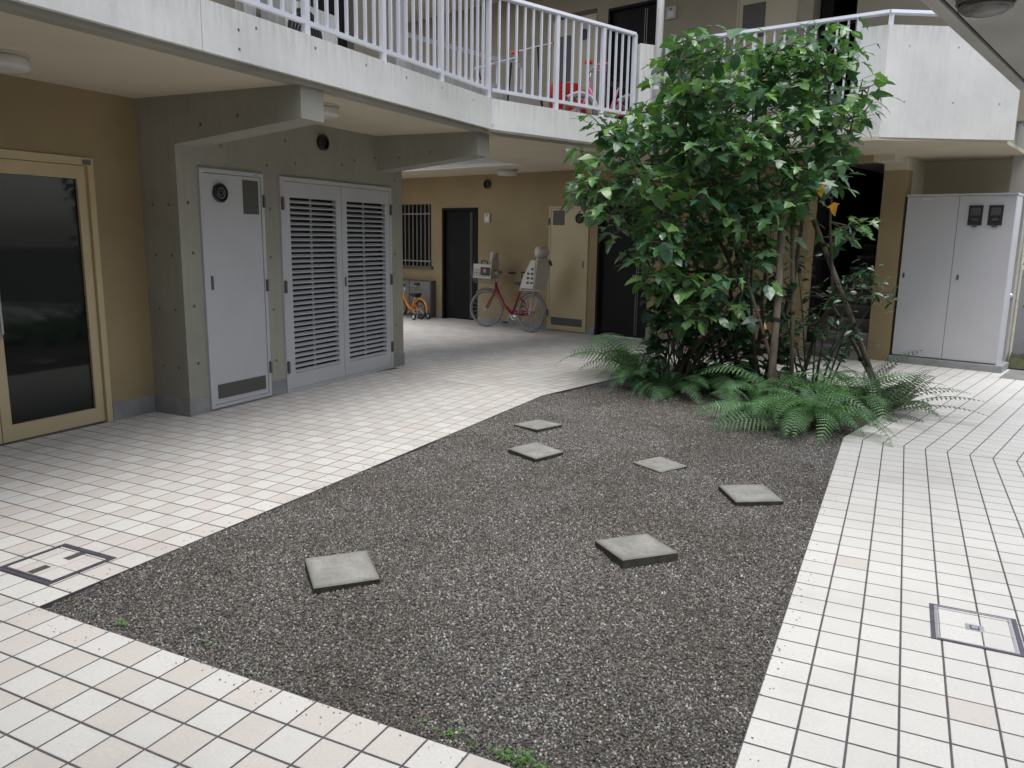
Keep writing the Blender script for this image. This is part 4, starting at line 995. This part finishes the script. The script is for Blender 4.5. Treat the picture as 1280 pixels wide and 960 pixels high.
# red gripped kick scooter on the upper balcony
kp = E(-7.62, 9.35, 2.95)
ks = thing('kick_scooter', 'black kick scooter with red handle grips standing on the upper balcony', 'scooter', tuple(kp), A14+R_(8))
in_thing(ks, lambda b: b.tube([(.30,0,.10),(.20,0,.60),(.13,0,1.30)], [.018,.017,.014], 8), 'steering_column', M['black'])
in_thing(ks, lambda b: b.tube([(.13,-.0,1.30),(.40,-.02,1.315)], .012, 8), 'handlebar', M['steel'])
in_thing(ks, lambda b: b.tube([(.13,-.0,1.30),(-.20,.02,1.275)], .012, 8), 'handlebar', M['steel'])
in_thing(ks, lambda b: b.tube([(-.20,.02,1.275),(-.32,.03,1.262)], .026, 9), 'grip', M['bright_red'])
in_thing(ks, lambda b: b.tube([(.40,-.02,1.315),(.50,-.03,1.325)], .026, 9), 'grip', M['bright_red'])
in_thing(ks, lambda b: b.cbox((-.05,0,.06),(.55,.12,.03),.006), 'deck', M['black'])
for x in (-.33,.30): in_thing(ks, lambda b: b.ring((x,0,.07),(0,1,0),.05,.02,18,7), 'wheel', M['tyre'])
sp_ = E(-8.0, 9.18, 2.95)
sr = thing('folding_stroller', 'dark folded stroller frame with silver push bar behind the balcony railing', 'stroller', tuple(sp_), A14)
in_thing(sr, lambda b: b.tube([(-.35,-.2,1.04),(.1,-.22,1.06),(.42,-.2,1.09)], .016, 8), 'push_bar', M['steel'])
for x, q in ((-.3,.25),(.35,-.25)): in_thing(sr, lambda b: b.tube([(x,-.2,1.04),(x+q*.6,-.1,.5),(x+q,0,.09)], .013, 7), 'frame_tube', M['black'])
for x in (-.05,.10): in_thing(sr, lambda b: b.ring((x,0,.08),(0,1,0),.065,.02,18,7), 'wheel', M['tyre'])

# ------------------------------------------------------------ plants
TB = Vector((-1.364, 8.469, 0)); HV = Vector((-.439, .898, 0)); RV = Vector((.898, .439, 0))
def TP_(a, z, d=0): return TB+RV*a+HV*d+Vector((0,0,z))
# three-lobed leaf, base at origin, blade along +x, folded a little along the midrib
def leaf_mesh(name, m, lobes=3, fold=.12, droop=.18, width=1.0):
    if lobes == 3: outl = [(0,.03),(.12,.20),(.30,.50),(.36,.27),(.55,.24),(.78,.16),(1.0,0)]
    elif lobes == 5: outl = [(0,.03),(-.05,.33),(.14,.21),(.40,.56),(.37,.19),(.60,.20),(.74,.17),(1.0,0)]
    else: outl = [(0,.02),(.2,.17),(.45,.24),(.7,.18),(1.0,0)]
    vs = []; fs = []
    def z(x, y): return fold*abs(y)-droop*x*x+.02*math.sin(9*x+7*y)
    for x, y in outl: vs.append((x, 0, -droop*x*x)); vs.append((x, y*width, z(x, y))); vs.append((x, -y*width, z(x, -y)))
    for k in range(len(outl)-1):
        a, b_ = 3*k, 3*k+3
        fs += [(a, b_, b_+1, a+1), (a, a+2, b_+2, b_)]
    me = bpy.data.meshes.new(name); me.from_pydata(vs, [], fs); me.materials.append(m); me.update(); return me, vs, fs
LEAVES = [leaf_mesh('leaf', M['leaf'], 3, .10, .2, 1.2), leaf_mesh('leaf', M['leaf'], 5, .14, .28, 1.15), leaf_mesh('leaf', M['leaf'], 1, .15, .2, 1.3), leaf_mesh('leaf', M['leaf'], 3, .04, .42, 1.25)]
def leaf_matrix(p, az_, pitch, roll, s):
    return Matrix.Translation(p) @ Matrix.Rotation(az_,4,'Z') @ Matrix.Rotation(-pitch,4,'Y') @ Matrix.Rotation(roll,4,'X') @ Matrix.Scale(s,4)
def inside(poly, x, y):
    r = False; n = len(poly); j = n-1
    for i in range(n):
        if (poly[i][1] > y) != (poly[j][1] > y) and x < (poly[j][0]-poly[i][0])*(y-poly[i][1])/(poly[j][1]-poly[i][1])+poly[i][0]: r = not r
        j = i
    return r
r = random.Random(21)
tree = thing('broadleaf_tree', 'tall multi stemmed broadleaf tree with glossy lobed leaves in the planting bed', 'tree', tuple(TB))
sil = [(-1.95,2.22),(-1.86,2.62),(-1.72,2.82),(-1.35,2.92),(-1.27,3.28),(-.91,3.54),(-.68,3.6),(-.48,3.45),(-.28,3.36),(-.13,3.55),(.25,3.6),(.73,3.46),(.94,3.2),(.94,2.99),(.78,2.76),(.72,2.61),(.6,2.38),(.48,2.0),(.3,1.75),(.05,1.45),(-.12,1.15),(-.30,.75),(-.85,.72),(-1.10,1.16),(-1.38,1.4),(-1.60,1.68),(-1.85,2.05)]
sil2 = [(.56,2.10),(.76,2.06),(1.05,1.80),(.92,1.58),(.66,1.66)]
stems = [([(0,0),(.11,.76),(.09,1.58),(-.04,2.37),(-.1,3.13)],.1,.034), ([(.13,0),(.33,1.18),(.39,1.9),(.5,2.61),(.52,3.3)],-.25,.036), ([(.3,0),(.28,1.34),(.28,2.37),(.28,3.35)],.35,.030),
         ([(-.13,0),(-.3,1.33),(-.59,2.13),(-.8,2.97),(-.75,3.45)],-.1,.032), ([(-.3,0),(-.53,1.17),(-.99,2.04),(-1.46,2.58)],.2,.026), ([(.5,0),(.72,1.1),(.59,1.99),(.78,2.99)],-.35,.030),
         ([(.2,0),(-.13,1.34),(-.36,2.36),(-.46,3.3)],.5,.030), ([(-.38,0),(-.76,.75),(-1.2,1.4),(-1.55,1.96)],-.3,.024), ([(.05,0),(-.1,1.0),(-.2,1.7),(-.9,2.6),(-1.0,3.2)],-.55,.024), ([(-.2,0),(-.35,.9),(-.7,1.6),(-1.2,2.4)],.6,.024)]
spts = []
tm_ = MB()
for path, d, rad in stems:
    P3 = []
    for k in range(len(path)-1):
        (a0_, z0_), (a1_, z1_) = path[k], path[k+1]
        for q in range(4):
            u = q/4; kk = (k+u)/(len(path)-1)
            P3.append(TP_(a0_+(a1_-a0_)*u+r.uniform(-.018,.018), z0_+(z1_-z0_)*u, d*(.25+.75*kk)+r.uniform(-.02,.02)))
    P3.append(TP_(*path[-1], d))
    tm_.tube(P3, [rad*.78*(1-.72*i/(len(P3)-1)) for i in range(len(P3))], 8)
    spts += P3[6:]
trunk = tm_.build('trunk', M['bark'], tree, smooth=True)
twm = MB(); leaves = []; cl = []
def add_cluster(a, z, d, n, big=1.0):
    p = TP_(a, z, d)
    q = min(spts, key=lambda s: (s-p).length+(.6 if s.z > p.z else 0))
    mid = (p+q)/2+Vector((r.uniform(-.05,.05),r.uniform(-.05,.05),-.06))
    twm.tube([q, mid, p], [.010,.007,.004], 5)
    ax = (p-q); ax.z += .35; ax.normalize()
    for k in range(n):
        az_ = k*2.4+r.uniform(-.4,.4); f = k/n
        base = p-ax*(.22*f)+Vector((r.uniform(-.015,.015),r.uniform(-.015,.015),0))
        pet = r.uniform(.04,.12)*(1+.4*f)
        d3 = Vector((math.cos(az_), math.sin(az_), r.uniform(-.05,.5))).normalized()
        e = base+d3*pet
        s = r.triangular(.085,.22,.15)*big*(1.0 if f > .25 else .8)
        if (e-Vector((0,0,0))).length: twm.tube([base, e], .0022, 3, False)
        leaves.append((e, az_+r.uniform(-.3,.3), r.gauss(-.38,.34), r.gauss(0,.32), s))
n_try = 0
while len(cl) < 320 and n_try < 30000:
    n_try += 1
    a = r.uniform(-1.95,1.0); z = r.uniform(.7,3.6)
    if not inside(sil, a, z): continue
    if z < 1.1 and r.random() < .3: continue
    if (a < -1.15 and r.random() < .62) or (z > 3.15 and r.random() < .35): continue
    cen = -.45; ww = 1.25
    d = r.uniform(-1,1)*max(.25, .95*(1-((a-cen)/1.6)**2)**.5 if abs(a-cen) < 1.6 else .25)
    if min([((a-c[0])**2+(z-c[1])**2+(.6*(d-c[2]))**2)**.5 for c in cl] or [9]) < .125: continue
    cl.append((a, z, d))
for a, z, d in cl: add_cluster(a, z, d, r.randint(7,11))
for k in range(5):
    while True:
        a = r.uniform(.5,1.1); z = r.uniform(1.5,2.1)
        if inside(sil2, a, z): break
    add_cluster(a, z, r.uniform(-.3,.1), 7, .85)
for a, z, d in ((-.92,3.52,0),(-.68,3.56,-.2),(.0,3.45,-.3),(.3,3.5,.1),(.7,3.35,-.1),(-1.78,2.75,-.2),(-1.85,2.2,-.25),(-1.9,2.0,-.1),(.9,3.05,-.2),(.86,2.85,0)): add_cluster(a, z, d, 9)
twm.build('twigs', M['bark'], tree, kind='stuff')
front = sorted(range(len(leaves)), key=lambda i: leaves[i][0].dot(HV)-.8*leaves[i][4]*10)
big = set(front[:290])
rest = MB()
for i, (p, az_, pi_, ro, s) in enumerate(leaves):
    v = r.choice((0,0,1,1,1,1,2,3)); mw = leaf_matrix(p, az_, pi_, ro, s)
    if i in big: inst('leaf', LEAVES[v][0], tree, mw)
    else: rest.add([mw @ Vector(q) for q in LEAVES[v][1]], LEAVES[v][2])
rest.build('foliage', M['leaf'], tree, kind='stuff')
ym = leaf_mesh('leaf', M['leaf_yellow'], 3, .2, .35, 1.1)[0]
for a, z, az_ in ((.29,2.10,-1.2),(.44,1.93,-1.6)):
    o = inst('leaf', ym, tree, leaf_matrix(TP_(a, z, -.75), az_, -1.1, .5, .125)); o['label'] = 'yellowed dying leaf'

# timber stakes with rope ties
def stake(a0_, z0_, a1_, z1_, d0, d1, rad, label):
    p0, p1 = TP_(a0_, 0, d0), TP_(a1_, z1_, d1)
    t = thing('tree_stake', label, 'stake', tuple(p0), 0, 'timber stakes propping the tree')
    b = MB(); b.tube([p0-(p1-p0)*.02, p0+(p1-p0)*.5+Vector((.008,0,0)), p1], [rad, rad*.95, rad*.85], 9); b.build('pole', M['stake'], t, smooth=True)
    for f in (.42, .86):
        q = p0+(p1-p0)*f; b = MB()
        for k in range(3): b.ring(q+(p1-p0).normalized()*(.012*k-.012), (p1-p0)+Vector((.05*k,.03,0)), rad*1.15, .007, 12, 5)
        b.build('rope_tie', M['rope'], t)
stake(-.10,0,.13,1.98,-1.0,-.3,.036,'thick weathered timber stake leaning up left of centre in front of the stems')
stake(1.25,0,.5,1.79,-.35,-.1,.029,'thick timber stake slanting down to the right beside the dark stairwell')
stake(1.30,0,.76,.95,-.25,-.1,.020,'thin short stake running close beside the right slanting stake')
stake(.30,0,.27,2.06,-.45,-.1,.024,'slim upright bamboo coloured stake near the middle stems')
stake(.15,0,-.29,1.55,-.7,-.2,.018,'thin stake crossing behind the thick front stake')

# camellia with small glossy leaves
def small_leaf(mb, p, az_, pi_, ro, s):
    mw = leaf_matrix(p, az_, pi_, ro, s); mb.add([mw @ Vector(q) for q in ((0,0,0),(.35,.24,.05),(.75,.2,.0),(1,0,-.1),(.75,-.2,0),(.35,-.24,.05),(.5,0,-.02))], [(0,6,1),(1,6,2),(2,6,3),(3,6,4),(4,6,5),(5,6,0)])
cam_ = thing('camellia_shrub', 'small leaved camellia shrub beside the right slanting stake with one pale flower', 'shrub', tuple(TP_(.6,0,-.15)))
sm_ = MB(); lm = MB()
for (a, z, d, sp, n) in ((.86,1.20,-.35,.16,44),(1.12,1.08,-.35,.16,44),(.66,1.04,-.3,.16,40),(1.03,1.26,-.3,.1,22),(.52,.78,-.35,.16,44),(.82,.66,-.35,.16,40),(.45,1.35,.1,.2,36),(.30,.65,-.2,.2,40),(.62,.45,-.3,.2,40),(.05,.75,.1,.25,40),(-.25,.55,0,.25,40),(.28,1.1,.3,.25,40)):
    p = TP_(a, z, d); q = TP_(.6+.3*(a-.6), .15, -.15+.3*d)
    sm_.tube([q, (p+q)/2+Vector((0,0,.1)), p], [.011,.008,.004], 6)
    for k in range(n):
        o = Vector((r.gauss(0,1),r.gauss(0,1),r.gauss(0,.75)))*sp*.62
        small_leaf(lm, p+o, r.uniform(0,6.28), r.gauss(-.1,.4), r.gauss(0,.4), r.uniform(.07,.115))
        if k % 3 == 0: sm_.tube([p, p+o], .003, 3, False)
sm_.build('stems', M['bark'], cam_, smooth=False); lm.build('foliage', M['leaf_dark'], cam_, kind='stuff')
b = MB(); b.lathe(tuple(TP_(.80,1.09,-.5)), [(.01,-.02),(.028,-.005),(.032,.008),(.012,.018)], 9); b.build('flower', M['white_plastic'], cam_)

# dark understorey shrub at left
us = thing('understorey_shrub', 'dark broad leaved shrub low on the left in front of the hidden bicycle', 'shrub', tuple(TP_(-.85,0,-.1)))
um = MB(); ul = MB()
for k in range(66):
    a = r.uniform(-1.15,.45); z = r.uniform(.3,1.25); d = r.uniform(-.35,.35)
    p = TP_(a, z, d); q = TP_(-.75+.2*r.uniform(-1,1), .02, .1*r.uniform(-1,1))
    um.tube([q, (p+q)/2+Vector((0,0,.08)), p], [.010,.007,.004], 5)
    for j in range(8):
        mw = leaf_matrix(p+Vector((r.gauss(0,.03),r.gauss(0,.03),-.02*j)), j*2.4+r.uniform(-.4,.4), r.gauss(-.35,.3), r.gauss(0,.3), r.uniform(.11,.18))
        ul.add([mw @ Vector(v) for v in LEAVES[2][1]], LEAVES[2][2])
um.build('stems', M['bark'], us); ul.build('foliage', M['leaf_dark'], us, kind='stuff')

# ferns
def frond_mesh(L_, arch, W_, n, mat_, coarse=False, rr=random.Random(5)):
    b = MB(); st = MB()
    def rp(t): 
        th = arch[0]+(arch[1]-arch[0])*t
        return th
    pts = []; p = Vector((0,0,0)); k = 24
    for i in range(k+1):
        pts.append(p.copy()); th = rp(i/k); p = p+Vector((math.cos(th),0,math.sin(th)))*L_/k
    def at(t):
        f = t*k; i = min(k-1, int(f)); return pts[i].lerp(pts[i+1], f-i), (pts[i+1]-pts[i]).normalized()
    b.m = 1; b.tube(pts[::3], [.0035*(1-.8*i/8) for i in range(9)], 4, False); b.m = 0
    for i in range(n):
        t = .14+.86*(i+.5)/n; c_, d_ = at(t)
        env = math.sin(PI*min(1,(t-.08)/.92)**.72)**.8 if t < 1 else 0
        lw = max(.012, W_*env); up = Vector((0,1,0)).cross(d_)*-1
        for s in (-1,1):
            dirv = (Vector((0,s,0))*.92+d_*.38+up*(.10)+Vector((0,0,-.12))).normalized()
            wid = L_/n*(.43 if not coarse else .40)
            l = lw*rr.uniform(.9,1.06)
            m_ = 5 if not coarse else 2
            o = len(b.v); dr = Vector((0,0,-.18*l))
            ce = []; e1 = []; e2 = []
            for q in range(m_+1):
                u = q/m_; cc = c_+dirv*l*u+dr*u*u
                ww = wid*(1-u)**.6*(1 if q else .8)
                ce.append(cc); e1.append(cc+d_*ww+dirv*l/m_*.35); e2.append(cc-d_*ww*.9+dirv*l/m_*.35)
            vs = []
            for q in range(m_+1): vs += [ce[q], e1[q], e2[q]]
            fs = []
            for q in range(m_): 
                a_ = 3*q
                fs += [(a_, a_+3, a_+1), (a_, a_+2, a_+3)]
            b.add(vs, fs)
    return b.mesh('frond', [mat_, M['fern_stem']])
FR = [frond_mesh(1, (1.25,-.9), .15, 21, M['fern']), frond_mesh(1, (1.05,-.8), .17, 20, M['fern']), frond_mesh(1, (1.4,-1.2), .14, 22, M['fern'])]
FRD = [frond_mesh(1, (.9,-.45), .12, 20, M['fern_dark'], True), frond_mesh(1, (.6,-.35), .11, 20, M['fern_dark'], True)]
def fern(x, y, n, L_, label, fr=FR, az0=0, spread=2*PI, rough=.2, group='ferns round the foot of the tree', tilt=0):
    t = thing('fern', label, 'fern', (x, y, -.02), 0, group)
    for k in range(n):
        a = az0-spread/2+spread*((k*.618034) % 1)+r.uniform(-.25,.25); s = L_*r.uniform(.5,1.1); up = r.uniform(-.55,.25) if k % 2 else r.uniform(-.15,.3)
        mw = Matrix.Translation((x+r.uniform(-.04,.04), y+r.uniform(-.04,.04), -.015)) @ Matrix.Rotation(a,4,'Z') @ Matrix.Rotation(up+tilt,4,'Y') @ Matrix.Rotation(r.gauss(0,.38),4,'X') @ Matrix.Diagonal((s,s,s,1))
        inst('frond', r.choice(fr), t, mw)
    return t
fern(-2.72,8.75,22,1.08,'feathery fern at the far left corner of the bed reaching over the tiles', az0=3.1, spread=4.6, tilt=-.1)
fern(-2.45,8.15,20,.85,'left fern with low bright fronds just in front of the corner fern', az0=3.8, spread=5)
fern(-2.0,7.95,20,.70,'small fresh green fern at the gravel edge left of the stakes', az0=4.3, spread=5)
fern(-1.65,8.15,16,.72,'shaded fern under the dark shrub near the thick stake', az0=4.4, spread=5)
fern(-1.15,7.25,24,.70,'round tufted fern at the front centre of the planting', az0=4.4, spread=5.5)
fern(-1.05,7.75,22,.90,'upright fern between the thick stake and the big front fern', az0=3.8, spread=5, tilt=-.15)
fern(-.58,7.10,54,.80,'largest dense fern at the front right corner beside the white tiles', az0=4.5, spread=6.2)
fern(-.82,6.95,5,.74,'fern with one long frond hanging over the gravel', az0=4.5, spread=1.8)
fern(-.70,8.35,20,.85,'pale green fern behind the biggest fern at the foot of the stems', az0=4.5, spread=5, tilt=-.15)
fern(-.25,8.25,22,.88,'light green fern at the base of the slanting stakes', az0=5.2, spread=5.5)
fern(-.08,8.0,26,.86,'dark leathery sword fern sprawling over the right tile walkway', FRD, az0=5.6, spread=4.8, tilt=.05)
fern(-.2,8.7,20,.95,'tall leathery fern in front of the meter cabinet', FRD, az0=.3, spread=4.4, tilt=-.1)

# little weeds along the gravel's front edge
def weed(x, y, n, sp, label, h=.03):
    lm_ = MB()
    for k in range(n):
        px_, py_ = x+r.gauss(0,sp), y+abs(r.gauss(0,.025)); a = r.uniform(0,6.28)
        for j in range(4):
            small_leaf(lm_, Vector((px_, py_, -.012+r.uniform(0,h))), a+j*1.6, r.uniform(.1,.7), 0, r.uniform(.008,.018))
    o = lm_.build('weed_patch', M['weed']); o['kind'] = 'stuff'; tag(o, label, 'weeds')
weed(-1.17,1.955,20,.06,'low green weed patch at the front gravel edge left of the brightest patch')
weed(-.90,1.95,34,.05,'bright green weed patch at the front gravel edge near bottom centre')
weed(-2.70,1.985,7,.06,'tiny weed sprigs at the front left gravel edge',.02)
weed(-2.30,2.03,4,.04,'single tiny weed sprig in the gravel near the front edge',.02)
# foliage glimpsed past the post
hs_ = thing('hanging_shrub', 'green shrub glimpsed past the concrete post at the right edge', 'shrub', tuple(E(-1.2,12.1,0)))
hm = MB(); hl = MB()
for k in range(7):
    p = E(r.uniform(-1.55,-1.0), r.uniform(12.0,12.35), r.uniform(.75,2.0)); hm.tube([E(-1.15,12.2,.1), (p+E(-1.15,12.2,.1))/2+Vector((0,0,.2)), p], [.012,.008,.004], 5)
    for j in range(34): small_leaf(hl, p+Vector((r.gauss(0,.09),r.gauss(0,.09),r.gauss(0,.09))), r.uniform(0,6.28), r.gauss(-.1,.4), r.gauss(0,.4), r.uniform(.05,.09))
hm.build('stems', M['bark'], hs_); hl.build('foliage', M['weed'], hs_, kind='stuff')
